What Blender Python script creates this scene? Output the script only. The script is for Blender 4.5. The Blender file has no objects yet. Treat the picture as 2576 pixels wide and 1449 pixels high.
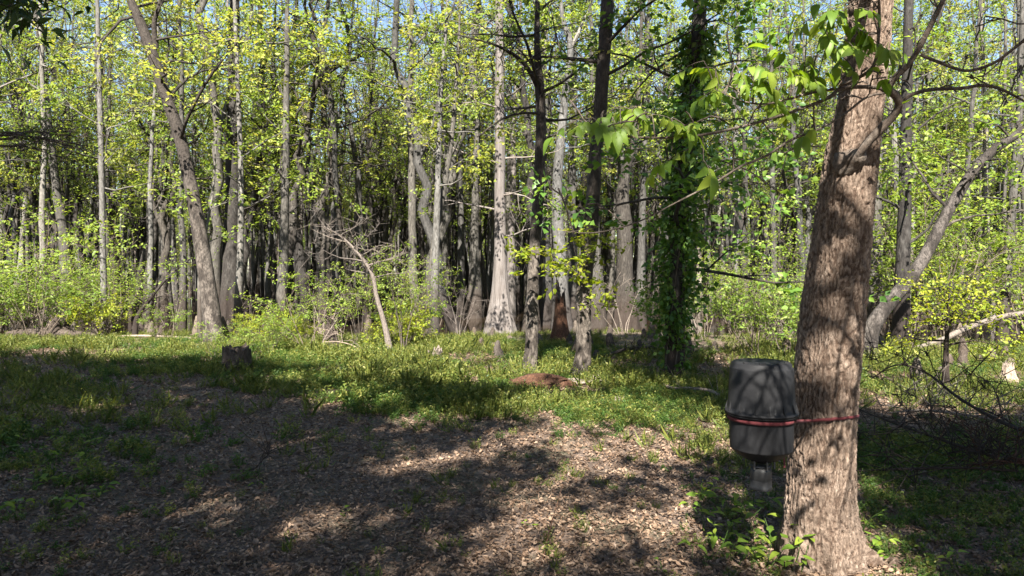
import bpy, math
import numpy as np
from mathutils import Vector, Matrix

# ------------------------------------------------------------------ camera, sky, sun, exposure
S = bpy.context.scene
COL = S.collection
F, CX, HY, EYE = 1717.33, 1288.0, 690.0, 1.6      # photograph's focal length / centre / horizon (2576 px wide copy), eye height
cam_d = bpy.data.cameras.new('camera'); cam = bpy.data.objects.new('camera', cam_d); COL.objects.link(cam)
cam.location = (0, 0, EYE); cam.rotation_euler = (math.radians(90), 0, 0)
cam_d.sensor_width = 36; cam_d.lens = 24; cam_d.shift_y = -(724.5 - HY) / 2576
cam_d.clip_start = 0.05; cam_d.clip_end = 2000
S.camera = cam

SUN_EL, SUN_AZ = math.radians(43), math.radians(6)   # shadows run away from the camera, a little to +x
SDIR = np.array([math.sin(SUN_AZ) * math.cos(SUN_EL), math.cos(SUN_AZ) * math.cos(SUN_EL), -math.sin(SUN_EL)])
W = bpy.data.worlds.new('World'); S.world = W; W.use_nodes = True
nt = W.node_tree
sky = nt.nodes.new('ShaderNodeTexSky'); sky.sky_type = 'NISHITA'; sky.sun_disc = False
sky.sun_elevation = SUN_EL; sky.sun_rotation = math.radians(180) + SUN_AZ
sky.air_density = 1.0; sky.dust_density = 0.6; sky.ozone_density = 1.0
bg = nt.nodes['Background']; bg.inputs[1].default_value = 0.05
nt.links.new(sky.outputs[0], bg.inputs[0])
sun_d = bpy.data.lights.new('sun', 'SUN'); sun_d.energy = 5.0; sun_d.angle = math.radians(0.53); sun_d.color = (1.0, 0.95, 0.86)
sun = bpy.data.objects.new('sun', sun_d); COL.objects.link(sun)
sun.rotation_euler = Vector(SDIR).to_track_quat('-Z', 'Y').to_euler()
S.view_settings.view_transform = 'Standard'; S.view_settings.look = 'None'
S.view_settings.gamma = 1; S.view_settings.use_curve_mapping = False
S.view_settings.exposure = 2.5
S.cycles.max_bounces = 6; S.cycles.diffuse_bounces = 3; S.cycles.glossy_bounces = 2
S.cycles.transmission_bounces = 4; S.cycles.transparent_max_bounces = 4
S.cycles.caustics_reflective = False; S.cycles.caustics_refractive = False

RNG = np.random.default_rng(11)

# ------------------------------------------------------------------ noise
_r = np.random.default_rng(3)
_P = np.concatenate([_r.permutation(256)] * 3)
_G = _r.normal(size=(256, 3)); _G /= np.linalg.norm(_G, axis=1)[:, None]
def perlin(p):
    p = np.asarray(p, float); i = np.floor(p).astype(int); f = p - i; i &= 255
    u = f * f * f * (f * (f * 6 - 15) + 10); out = 0
    for dx in (0, 1):
        wx = u[:, 0] if dx else 1 - u[:, 0]
        for dy in (0, 1):
            wy = u[:, 1] if dy else 1 - u[:, 1]
            for dz in (0, 1):
                wz = u[:, 2] if dz else 1 - u[:, 2]
                h = _P[_P[_P[i[:, 0] + dx & 255] + i[:, 1] + dy & 255] + i[:, 2] + dz & 255]
                g = _G[h]
                out = out + wx * wy * wz * (g[:, 0] * (f[:, 0] - dx) + g[:, 1] * (f[:, 1] - dy) + g[:, 2] * (f[:, 2] - dz))
    return out * 1.6
def fbm(p, o=3):
    p = np.asarray(p, float); a, s, t = 1.0, 0, 0
    for k in range(o):
        s = s + a * perlin(p * 2 ** k + 17.3 * k); t += a; a *= .5
    return s / t
def n2(x, y, f, o=2, seed=0.0):
    x, y = np.broadcast_arrays(np.asarray(x, float), np.asarray(y, float))
    return fbm(np.stack([x.ravel() * f, y.ravel() * f, np.full(x.size, seed + .37)], 1), o).reshape(x.shape)
def sstep(a, b, x):
    t = np.clip((np.asarray(x, float) - a) / (b - a), 0, 1); return t * t * (3 - 2 * t)

# ------------------------------------------------------------------ the lie of the land
def shore(x):
    x = np.asarray(x, float)
    return 20.5 - 2.2 * sstep(2, 9, x) + 1.0 * np.sin(x * .35) - 2.0 * sstep(-8, -16, x)
def gz(x, y):
    x = np.asarray(x, float); y = np.asarray(y, float)
    z = .05 * n2(x, y, .35, 2) + .02 * n2(x, y, 1.7, 2, 5)
    s = shore(x)
    return z - .62 * sstep(s - 3.5, s + 5, y) + .10 * n2(x, y, .25, 2, 9) * sstep(s - 2, s + 3, y)
WATER_Z = -.33
def at(px, py, Y): return np.array([(px - CX) / F * Y, Y, EYE + (HY - py) / F * Y])
def ypix(py): return EYE * F / (py - HY)
def gpt(px, py):
    Y = ypix(py); x = (px - CX) / F * Y
    return np.array([x, Y, float(gz(x, Y))])

# ------------------------------------------------------------------ materials
def newmat(name):
    m = bpy.data.materials.new(name); m.use_nodes = True; t = m.node_tree
    return m, t, t.nodes['Principled BSDF'], t.nodes['Material Output']
def nd(t, typ, **kw):
    n = t.nodes.new(typ)
    for k, v in kw.items(): setattr(n, k, v)
    return n
def ramp(t, stops, src):
    r = nd(t, 'ShaderNodeValToRGB'); e = r.color_ramp.elements
    while len(e) < len(stops): e.new(.5)
    for q, (p, c) in zip(e, stops): q.position = p; q.color = (*c, 1)
    t.links.new(src, r.inputs[0]); return r.outputs[0]
def noise(t, scale, detail=3, vec=None, rough=.6, dist=0):
    n = nd(t, 'ShaderNodeTexNoise'); n.inputs['Scale'].default_value = scale; n.inputs['Detail'].default_value = detail
    n.inputs['Roughness'].default_value = rough; n.inputs['Distortion'].default_value = dist
    if vec is not None: t.links.new(vec, n.inputs['Vector'])
    return n.outputs['Fac']
def mapped(t, sc, which='Object'):
    c = nd(t, 'ShaderNodeTexCoord'); m = nd(t, 'ShaderNodeMapping'); m.inputs['Scale'].default_value = sc
    t.links.new(c.outputs[which], m.inputs['Vector']); return m.outputs[0]
def mixc(t, fac, a, b, mode='MIX'):
    n = nd(t, 'ShaderNodeMix', data_type='RGBA', blend_type=mode)
    for s, v in ((0, fac), (6, a), (7, b)):
        if hasattr(v, 'is_linked') or hasattr(v, 'node'): t.links.new(v, n.inputs[s])
        elif s == 0: n.inputs[0].default_value = v
        else: n.inputs[s].default_value = (*v, 1)
    return n.outputs[2]
def bump(t, b, src, strength=.6, dist=.02):
    n = nd(t, 'ShaderNodeBump'); n.inputs['Strength'].default_value = strength; n.inputs['Distance'].default_value = dist
    t.links.new(src, n.inputs['Height']); t.links.new(n.outputs[0], b.inputs['Normal'])
def map01(t, src, hi):
    n = nd(t, 'ShaderNodeMath', operation='DIVIDE'); t.links.new(src, n.inputs[0]); n.inputs[1].default_value = hi; return n.outputs[0]
def bark(name, dark, light, patch=None, sc=9, zs=.22, pamt=.5, bstr=.8, patchlo=.52, stain=None, furrow=None, patchz=None):
    m, t, b, o = newmat(name)
    v = mapped(t, (1, 1, zs))
    n1 = noise(t, sc * 2.2, 5, v, .7, .6)
    c = ramp(t, [(.34, dark), (.62, light)], n1)
    if patch:
        v2 = mapped(t, (1, 1, .5)); n2_ = noise(t, sc * .45, 4, v2, .65)
        f = ramp(t, [(patchlo, (0, 0, 0)), (patchlo + .12, (pamt,) * 3)], n2_)
        if patchz:                 # peeling / lichen patches fade upwards, painting in the shade on upper trunks
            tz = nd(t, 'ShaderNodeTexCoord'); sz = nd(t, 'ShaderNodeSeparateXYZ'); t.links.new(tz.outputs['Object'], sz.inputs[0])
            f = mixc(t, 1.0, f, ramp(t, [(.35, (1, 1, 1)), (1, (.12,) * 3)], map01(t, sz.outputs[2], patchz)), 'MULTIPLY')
        c = mixc(t, f, c, mixc(t, 1.0, patch, ramp(t, [(.36, (.22,) * 3), (.56, (1.12,) * 3)], n1), 'MULTIPLY'))
    if stain:                      # brown high-water mark round the foot of swamp trees
        tc = nd(t, 'ShaderNodeTexCoord'); sx = nd(t, 'ShaderNodeSeparateXYZ'); t.links.new(tc.outputs['Object'], sx.inputs[0])
        ad = nd(t, 'ShaderNodeMath', operation='MULTIPLY_ADD'); t.links.new(noise(t, 3, 4, v), ad.inputs[0]); ad.inputs[1].default_value = -1.6; t.links.new(sx.outputs[2], ad.inputs[2])
        c = mixc(t, ramp(t, [(.15, (.72,) * 3), (.95, (0, 0, 0))], ad.outputs[0]), c, stain)
    if furrow:                     # the red-brown inner bark in the furrows
        at_ = nd(t, 'ShaderNodeAttribute'); at_.attribute_name = 'furrow'
        c = mixc(t, ramp(t, [(.25, (0, 0, 0)), (.8, (.85,) * 3)], at_.outputs['Fac']), c, furrow)
    oi = nd(t, 'ShaderNodeObjectInfo')
    g = ramp(t, [(0, (.72, .72, .74)), (1, (1.2, 1.15, 1.08))], oi.outputs['Random'])
    c = mixc(t, 1.0, c, g, 'MULTIPLY')
    t.links.new(c, b.inputs['Base Color']); b.inputs['Roughness'].default_value = .9
    b.inputs['Specular IOR Level'].default_value = .2
    bump(t, b, n1, bstr, .03)
    return m
def leafm(name, c0, c1, c2, trans=.42, spec=.3, rough=.5, islands=True, gloss=None):
    m, t, b, o = newmat(name)
    g = nd(t, 'ShaderNodeNewGeometry'); oi = nd(t, 'ShaderNodeObjectInfo')
    src = g.outputs['Random Per Island'] if islands else oi.outputs['Random']
    c = ramp(t, [(0, c0), (.5, c1), (1, c2)], src)
    if islands:
        k = ramp(t, [(0, (.8, .82, .8)), (1, (1.15, 1.12, 1.1))], oi.outputs['Random'])
        c = mixc(t, 1.0, c, k, 'MULTIPLY')
    t.links.new(c, b.inputs['Base Color']); b.inputs['Roughness'].default_value = rough
    b.inputs['Specular IOR Level'].default_value = spec
    tr = nd(t, 'ShaderNodeBsdfTranslucent'); hs = nd(t, 'ShaderNodeHueSaturation')
    hs.inputs['Hue'].default_value = .49; hs.inputs['Saturation'].default_value = 1.1; hs.inputs['Value'].default_value = 1.5
    t.links.new(c, hs.inputs['Color']); t.links.new(hs.outputs[0], tr.inputs[0])
    mx = nd(t, 'ShaderNodeMixShader'); mx.inputs[0].default_value = trans
    t.links.new(b.outputs[0], mx.inputs[1]); t.links.new(tr.outputs[0], mx.inputs[2]); t.links.new(mx.outputs[0], o.inputs[0])
    return m

M = {}
M['bark_pale'] = bark('bark_pale', (.048, .045, .041), (.135, .13, .12), (.2, .194, .184), 10, .3, .5, stain=(.026, .018, .0145))
M['bark_grey'] = bark('bark_grey', (.024, .0225, .02), (.075, .071, .065), (.12, .115, .107), 11, .25, .5, stain=(.026, .018, .0145))
M['bark_dark'] = bark('bark_dark', (.014, .012, .011), (.045, .04, .035), (.1, .094, .085), 10, .3, .35, stain=(.026, .018, .0145))
M['bark_patchy'] = bark('bark_patchy', (.016, .0135, .012), (.045, .038, .033), (.125, .109, .096), 13, .4, .8, 1.0, patchlo=.45, patchz=5.0)  # dark base colour also stands in for shade higher up the stem
M['bark_cypress'] = bark('bark_cypress', (.085, .071, .062), (.18, .159, .144), (.21, .193, .182), 9, .07, .3)
M['bark_big'] = bark('bark_big', (.09, .063, .047), (.22, .168, .133), (.29, .24, .2), 38, .35, .35, .9, furrow=(.065, .042, .03))
M['bark_branch'] = bark('bark_branch', (.03, .024, .02), (.09, .072, .06), (.2, .18, .16), 30, .6, .35, .4)
M['bark_sapling'] = bark('bark_sapling', (.05, .04, .032), (.12, .1, .082), None, 16, .5)
M['dead_wood'] = bark('dead_wood', (.09, .07, .056), (.25, .205, .17), (.32, .275, .24), 18, .5, .5)
M['wet_wood'] = bark('wet_wood', (.02, .015, .012), (.07, .055, .045), (.12, .1, .088), 14, .4, .4)
M['rotten_wood'] = bark('rotten_wood', (.02, .0095, .0065), (.075, .037, .022), (.13, .08, .052), 22, .5, .35)
M['twig_grey'] = bark('twig_grey', (.075, .062, .054), (.18, .155, .135), None, 20, .5)

M['leaf_spring'] = leafm('leaf_spring', (.115, .175, .03), (.18, .25, .042), (.265, .305, .06), .5)
M['leaf_gold'] = leafm('leaf_gold', (.15, .19, .033), (.23, .265, .046), (.33, .315, .07), .5)
M['leaf_green'] = leafm('leaf_green', (.095, .165, .03), (.15, .22, .037), (.22, .265, .05), .5)
M['leaf_vine'] = leafm('leaf_vine', (.038, .09, .017), (.072, .145, .022), (.135, .21, .033), .43, .4, .45)
M['leaf_deep'] = leafm('leaf_deep', (.022, .045, .010), (.035, .065, .012), (.05, .085, .015), .3)
M['leaf_lime'] = leafm('leaf_lime', (.15, .21, .02), (.22, .265, .028), (.29, .29, .04), .5)
M['leaf_feather'] = leafm('leaf_feather', (.11, .18, .028), (.17, .24, .036), (.23, .28, .048), .5)
M['leaf_broad'] = leafm('leaf_broad', (.09, .155, .02), (.135, .21, .026), (.2, .25, .032), .52, .3, .5, islands=False)
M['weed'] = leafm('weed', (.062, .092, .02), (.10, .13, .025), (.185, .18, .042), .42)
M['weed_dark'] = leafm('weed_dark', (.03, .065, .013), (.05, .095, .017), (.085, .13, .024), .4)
M['dry_leaf'] = leafm('dry_leaf', (.05, .030, .018), (.122, .077, .049), (.245, .172, .118), .12, .3, .55, islands=False)

def ground_mat():
    m, t, b, o = newmat('forest_soil')
    v = mapped(t, (1, 1, 1))
    vo = nd(t, 'ShaderNodeTexVoronoi'); vo.inputs['Scale'].default_value = 26; t.links.new(v, vo.inputs['Vector'])
    sp = nd(t, 'ShaderNodeSeparateColor'); t.links.new(vo.outputs['Color'], sp.inputs[0])
    c = ramp(t, [(0, (.035, .023, .016)), (.5, (.085, .056, .039)), (1, (.165, .117, .086))], sp.outputs[0])
    big = noise(t, .55, 4, v)
    c = mixc(t, ramp(t, [(.45, (0, 0, 0)), (.65, (.6,) * 3)], big), c, (.09, .065, .048))
    gr = noise(t, 1.3, 4, v)
    c = mixc(t, ramp(t, [(.5, (0, 0, 0)), (.66, (.5,) * 3)], gr), c, (.05, .06, .02))
    t.links.new(c, b.inputs['Base Color']); b.inputs['Roughness'].default_value = .85
    bump(t, b, noise(t, 40, 5, v, .7), .7, .03)
    return m
M['soil'] = ground_mat()
def water_mat():
    m, t, b, o = newmat('swamp_water')
    b.inputs['Base Color'].default_value = (.022, .015, .009, 1); b.inputs['Roughness'].default_value = .04
    b.inputs['IOR'].default_value = 1.33
    bump(t, b, noise(t, 2.2, 2, mapped(t, (1, .6, 1))), .04, .05)
    return m
M['water'] = water_mat()
def plastic():
    m, t, b, o = newmat('weathered_black_plastic')
    v = mapped(t, (1, 1, 1))
    n = noise(t, 9, 6, v, .7)
    c = ramp(t, [(.35, (.0065, .0065, .0072)), (.6, (.010, .010, .011)), (.8, (.02, .0195, .0195))], n)
    sc = noise(t, 60, 3, mapped(t, (1, 1, .12)), .7)
    c = mixc(t, ramp(t, [(.66, (0, 0, 0)), (.72, (.35,) * 3)], sc), c, (.08, .08, .08))
    t.links.new(c, b.inputs['Base Color'])
    t.links.new(ramp(t, [(.3, (.5,) * 3), (.7, (.7,) * 3)], n), b.inputs['Roughness'])
    b.inputs['Specular IOR Level'].default_value = .2
    bump(t, b, noise(t, 120, 3, v), .12, .004)
    return m
M['plastic'] = plastic()
def simple(name, col, rough=.6, metal=0, var=.25, sc=30):
    m, t, b, o = newmat(name)
    n = noise(t, sc, 4, mapped(t, (1, 1, 1)), .7)
    c = ramp(t, [(.3, tuple(q * (1 - var) for q in col)), (.7, tuple(q * (1 + var) for q in col))], n)
    t.links.new(c, b.inputs['Base Color']); b.inputs['Roughness'].default_value = rough; b.inputs['Metallic'].default_value = metal
    bump(t, b, n, .15, .003); return m
M['strap'] = simple('red_webbing', (.065, .006, .008), .9, 0, .3, 90)
M['tin'] = simple('dull_metal', (.022, .022, .023), .55, .2, .3, 40)
M['feeder_dark'] = simple('dark_motor_box', (.006, .006, .006), .6, 0, .3, 40)

# ------------------------------------------------------------------ mesh helpers
def unit(v): return v / (np.linalg.norm(v) + 1e-9)
def units(v): return v / (np.linalg.norm(v, axis=-1, keepdims=True) + 1e-9)
def smooth_path(pts, per):
    """Catmull-Rom through the rows of pts (any columns), about `per` points a span."""
    p = np.asarray(pts, float)
    if len(p) < 3: return np.array([p[0] + (p[-1] - p[0]) * t for t in np.linspace(0, 1, per + 1)])
    e = np.vstack([2 * p[0] - p[1], p, 2 * p[-1] - p[-2]]); out = []
    for i in range(len(p) - 1):
        a, b, c, d = e[i:i + 4]
        for t in np.linspace(0, 1, per, endpoint=False):
            out.append(.5 * (2 * b + (c - a) * t + (2 * a - 5 * b + 4 * c - d) * t * t + (3 * b - a - 3 * c + d) * t ** 3))
    out.append(p[-1]); return np.array(out)
class MB:
    def __init__(s): s.v, s.q, s.t, s.n = [], [], [], 0
    def add(s, v, q=None, t=None):
        v = np.asarray(v, float).reshape(-1, 3)
        if q is not None and len(q): s.q.append(np.asarray(q, int) + s.n)
        if t is not None and len(t): s.t.append(np.asarray(t, int) + s.n)
        s.v.append(v); s.n += len(v)
    def tube(s, path, rad, seg=8, shape=None, cap=True):
        p = np.asarray(path, float); r = np.broadcast_to(np.asarray(rad, float), (len(p),)); n = len(p)
        T = units(np.gradient(p, axis=0)); N = np.zeros_like(T)
        a = np.array([1., 0, 0]) if abs(T[0, 0]) < .8 else np.array([0, 1., 0])
        N[0] = unit(a - T[0] * (a @ T[0]))
        for i in range(1, n): N[i] = unit(N[i - 1] - T[i] * (N[i - 1] @ T[i]))
        B = np.cross(T, N); th = np.linspace(0, 2 * math.pi, seg, endpoint=False)
        R = r[:, None] * np.ones(seg)
        if shape is not None: R = R * shape(th[None, :] * np.ones((n, 1)), p[:, 2][:, None] * np.ones((1, seg)), R)
        v = p[:, None] + R[..., None] * (np.cos(th)[None, :, None] * N[:, None] + np.sin(th)[None, :, None] * B[:, None])
        i = np.arange(n - 1)[:, None] * seg; j = np.arange(seg)[None, :]; k = (j + 1) % seg
        q = np.stack([i + j, i + k, i + seg + k, i + seg + j], -1).reshape(-1, 4)
        v = v.reshape(-1, 3); t = None
        if cap:
            v = np.vstack([v, p[-1] + T[-1] * r[-1] * .5]); c = len(v) - 1; o = (n - 1) * seg
            t = np.stack([o + np.arange(seg), o + (np.arange(seg) + 1) % seg, np.full(seg, c)], 1)
        s.add(v, q, t)
    def sticks(s, a, b, ra, rb):
        """many straight three-sided twigs at once"""
        a, b = np.asarray(a, float), np.asarray(b, float); n = len(a)
        if not n: return
        T = units(b - a); h = np.where(np.abs(T[:, 2:3]) < .8, np.array([[0, 0, 1.]]), np.array([[1., 0, 0]]))
        N = units(np.cross(T, h)); B = np.cross(T, N); ra = np.broadcast_to(ra, (n,))[:, None]; rb = np.broadcast_to(rb, (n,))[:, None]
        vs = []
        for p, r in ((a, ra), (b, rb)):
            for k in range(3):
                w = 2.0944 * k; vs.append(p + r * (math.cos(w) * N + math.sin(w) * B))
        v = np.stack(vs, 1).reshape(-1, 3); o = np.arange(n)[:, None] * 6
        q = np.concatenate([o + np.array([[k, (k + 1) % 3, 3 + (k + 1) % 3, 3 + k]]) for k in range(3)])
        s.add(v, q)
    def leaves(s, c, size, rng, up=.6, aspect=.55, dirs=None, droop=.0):
        """kite-shaped leaves folded a little along the midrib"""
        c = np.asarray(c, float); n = len(c)
        if not n: return
        nm = units(rng.normal(size=(n, 3)) + np.array([0, -.25, up * 2]))
        d = rng.normal(size=(n, 3)) if dirs is None else dirs + rng.normal(0, .5, (n, 3))
        d[:, 2] -= droop
        d = units(d - nm * (d * nm).sum(1, keepdims=True)); w = np.cross(nm, d)
        L = (size * rng.uniform(.6, 1.35, n))[:, None]; A = L * aspect * .5
        lift = nm * L * .10
        v = np.stack([c, c + d * L * .42 + w * A + lift, c + d * L - lift * .6, c + d * L * .42 - w * A + lift], 1).reshape(-1, 3)
        o = np.arange(n)[:, None] * 4
        s.add(v, None, np.concatenate([o + np.array([[0, 1, 2]]), o + np.array([[0, 2, 3]])]))
    def mesh(s, name, mat, origin=(0, 0, 0), smooth=True):
        v = np.concatenate(s.v) - np.asarray(origin, float)
        q = np.concatenate(s.q) if s.q else np.zeros((0, 4), int); t = np.concatenate(s.t) if s.t else np.zeros((0, 3), int)
        me = bpy.data.meshes.new(name); me.vertices.add(len(v)); me.vertices.foreach_set('co', v.astype('f').ravel())
        lp = np.concatenate([q.ravel(), t.ravel()]).astype('i'); me.loops.add(len(lp)); me.loops.foreach_set('vertex_index', lp)
        st = np.concatenate([np.arange(len(q)) * 4, len(q) * 4 + np.arange(len(t)) * 3]).astype('i')
        me.polygons.add(len(st)); me.polygons.foreach_set('loop_start', st)
        me.polygons.foreach_set('use_smooth', np.full(len(st), smooth))
        me.update(calc_edges=True); me.validate(); me.materials.append(mat); return me
    def build(s, name, mat, parent=None, origin=(0, 0, 0), smooth=True):
        return link(name, s.mesh(name, mat, origin, smooth), parent)
def link(name, me, parent=None, loc=None):
    o = bpy.data.objects.new(name, me); COL.objects.link(o)
    if parent: o.parent = parent
    if loc is not None: o.location = loc
    return o
def tag(o, label=None, cat=None, group=None, kind=None):
    for k, v in (('label', label), ('category', cat), ('group', group), ('kind', kind)):
        if v: o[k] = v
    return o
def thing(name, loc, label, cat, group=None):
    o = bpy.data.objects.new(name, None); COL.objects.link(o); o.location = [float(q) for q in loc]; o.empty_display_size = .2
    return tag(o, label, cat, group)
def frame_matrix(p, d, nrm, s):
    y = unit(np.asarray(d, float)); n = np.asarray(nrm, float); z = unit(n - y * (n @ y)); x = np.cross(y, z)
    m = Matrix.Identity(4)
    for i in range(3):
        m[i][0] = x[i] * s; m[i][1] = y[i] * s; m[i][2] = z[i] * s; m[i][3] = p[i]
    return m

# ------------------------------------------------------------------ growing trees
def grow_limb(mb, p, d, L, r, depth, maxd, an, rng, wob, up, dens, twigs):
    n = max(4, int(L / .35)) if depth == 0 else max(3, int(L / .3))
    st = L / n; pts = [p]; dd = unit(d)
    for i in range(n):
        dd = unit(dd + rng.normal(0, wob, 3) + np.array([0, 0, up * (.5 + i / n)])); pts.append(pts[-1] + dd * st)
    pts = np.array(pts); t = np.linspace(0, 1, len(pts)); rad = np.maximum(r * (1 - .82 * t), .0035)
    mb.tube(pts, rad, 6 if r > .03 else (5 if depth == 0 else 4), cap=False)
    if depth < maxd:
        k = max(2, int(L * dens + rng.uniform(0, 1)))
        for q in range(k):
            f = rng.uniform(.22, 1) if q else 1.0
            i = min(int(f * (len(pts) - 1)), len(pts) - 2); b = pts[i] + (pts[i + 1] - pts[i]) * rng.uniform()
            ax = unit(pts[i + 1] - pts[i]); pr = rng.normal(size=3); pr = unit(pr - ax * (pr @ ax))
            cd = unit(ax * rng.uniform(.45, 1.0) + pr * rng.uniform(.5, 1.0))
            grow_limb(mb, b, cd, L * rng.uniform(.34, .6) * (1.15 - .5 * f), max(rad[i] * .55, .004), depth + 1, maxd, an, rng, wob * 1.1, up * .6, dens * 1.25, twigs)
    else:
        m = max(2, int(L / .22))
        for f in np.linspace(.25, 1, m):
            x = f * (len(pts) - 1); i = min(int(x), len(pts) - 2); an.append(pts[i] + (pts[i + 1] - pts[i]) * (x - i))
        i = rng.integers(0, len(pts) - 1, m)
        a = pts[i]; b = a + units(rng.normal(size=(m, 3)) + np.array([0, 0, .2])) * rng.uniform(.12, .4, m)[:, None]
        twigs.append((a, b)); an.extend(b)
def crown(trunk, rad, n, f0, f1, L, rng, wob=.22, up=.04, dens=1.7, maxd=2, spread=1.0, upstart=.35, lenprof=None):
    """limbs off a trunk path; returns (wood, leaf anchors)"""
    out = []; an = []
    for k in range(n):
        mb = MB(); tw = []
        f = f0 + (f1 - f0) * (k + rng.uniform(0, 1)) / n; x = f * (len(trunk) - 1); i = min(int(x), len(trunk) - 2)
        p = trunk[i] + (trunk[i + 1] - trunk[i]) * (x - i); a = k * 2.4 + rng.uniform(-.6, .6)
        d = np.array([math.cos(a), math.sin(a), upstart * rng.uniform(.2, 2.0)])
        g = (k + .5) / n; le = L * (lenprof(g) if lenprof else (1.0 - .55 * g)) * rng.uniform(.7, 1.25)
        grow_limb(mb, p, d, le, min(rad[i] * .55, .012 * le + .008), 0, maxd, an, rng, wob, up, dens, tw)
        if tw: mb.sticks(np.concatenate([q[0] for q in tw]), np.concatenate([q[1] for q in tw]), .0045, .002)
        out.append(mb)
    return out, (np.array(an) if an else np.zeros((0, 3)))
def foliage(an, per, sd, size, rng, up=.6, aspect=.6, keep=1.0, flat=1.0, droop=0.):
    """leaves set two by two along short shoots, the leaves of one shoot lying in about one plane"""
    mb = MB()
    if keep < 1: an = an[rng.uniform(size=len(an)) < keep]
    n = len(an)
    if not n: return mb
    d = rng.normal(size=(n, 3)); d[:, 2] *= .45 * flat; d[:, 2] -= droop * .8; d = units(d)
    nm = rng.normal(size=(n, 3)) * .55 + np.array([0, 0, 1.0 if up > .55 else .75]); nm = units(nm - d * (nm * d).sum(1, keepdims=True)); sd_ = np.cross(nm, d)
    sz = size * rng.uniform(.7, 1.25, n)
    cs, ds, ns = [], [], []
    for k in range(per + 1):
        f = (k + .5) / per; sg = 1 if k % 2 else -1
        if k == per: f, w = 1.05, 0.
        else: w = sg * rng.uniform(.55, 1.1, (n, 1))
        cs.append(an + d * (sd * 2.1 * f + rng.normal(0, .03, (n, 1))) - nm * (f * f * sd * .25) + rng.normal(0, .02, (n, 3)))
        q = d * .75 + sd_ * w - nm * .18 + rng.normal(0, .22, (n, 3)); ds.append(units(q)); ns.append(nm + rng.normal(0, .32, (n, 3)))
    c, q, m = np.concatenate(cs), np.concatenate(ds), np.concatenate(ns); L = (np.tile(sz, per + 1) * rng.uniform(.65, 1.2, len(c)))[:, None]
    m = units(m - q * (m * q).sum(1, keepdims=True)); w = np.cross(m, q) * L * aspect * .5; lift = m * L * .09
    v = np.stack([c, c + q * L * .42 + w + lift, c + q * L - lift, c + q * L * .42 - w + lift], 1).reshape(-1, 3); o = np.arange(len(c))[:, None] * 4
    mb.add(v, None, np.concatenate([o + np.array([[0, 1, 2]]), o + np.array([[0, 2, 3]])])); return mb
def flutes(k, amp, h, zb, seed):
    ph = np.random.default_rng(seed).uniform(0, 6.28, 4)
    def f(th, z, R):
        w = np.clip(1 - (z - zb) / h, 0, 1) ** 1.2
        return 1 + amp * w * (np.cos(k * th + ph[0]) * .6 + np.cos((k + 2) * th + ph[1]) * .3 + .3 * np.cos(2 * th + ph[2])) + .05 * np.cos(3 * th + z * 2 + ph[3])
    return f
def rough(amp, fh, fv, seed=0):
    def f(th, z, R):
        r = R; q = np.stack([(np.cos(th) * r * fh).ravel(), (np.sin(th) * r * fh).ravel(), (z * fv + seed).ravel()], 1)
        return 1 + amp * fbm(q, 3).reshape(th.shape)
    return f
def both(*fs):
    def f(th, z, R):
        o = 1
        for g in fs: o = o * g(th, z, R)
        return o
    return f

# ------------------------------------------------------------------ setting: ground and water
def axis(fine_a, fine_b, step, far_a, far_b, g=1.18):
    a = list(np.arange(fine_a, fine_b + 1e-6, step)); s = step
    while a[-1] < far_b: s *= g; a.append(a[-1] + s)
    s = step
    while a[0] > far_a: s *= g; a.insert(0, a[0] - s)
    return np.array(a)
xs, ys = axis(-9, 9, .075, -700, 700), axis(1.5, 22, .08, -300, 1200)
X, Y_ = np.meshgrid(xs, ys)
Z = gz(X, Y_) + .012 * n2(X, Y_, 6, 2, 3) * (np.hypot(X, Y_) < 30)
Z = np.where(np.hypot(X, Y_) > 140, -.3 + 0 * Z - .3, Z)
g_ = MB(); w_ = len(xs); i_ = (np.arange(len(ys) - 1)[:, None] * w_ + np.arange(w_ - 1)[None]).ravel()
g_.add(np.stack([X, Y_, Z], -1), np.stack([i_, i_ + 1, i_ + 1 + w_, i_ + w_], 1))
ground = tag(g_.build('ground', M['soil']), 'leaf-strewn forest floor of the clearing running down to the swamp', None, None, 'structure')
wm = MB(); wx, wy = np.meshgrid(np.linspace(-400, 400, 9), np.linspace(12, 700, 9)); j_ = (np.arange(8)[:, None] * 9 + np.arange(8)[None]).ravel()
wm.add(np.stack([wx, wy, np.full(wx.shape, WATER_Z)], -1), np.stack([j_, j_ + 1, j_ + 10, j_ + 9], 1))
tag(wm.build('water', M['water']), 'still dark swamp water among the tree trunks', None, None, 'structure')

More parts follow.
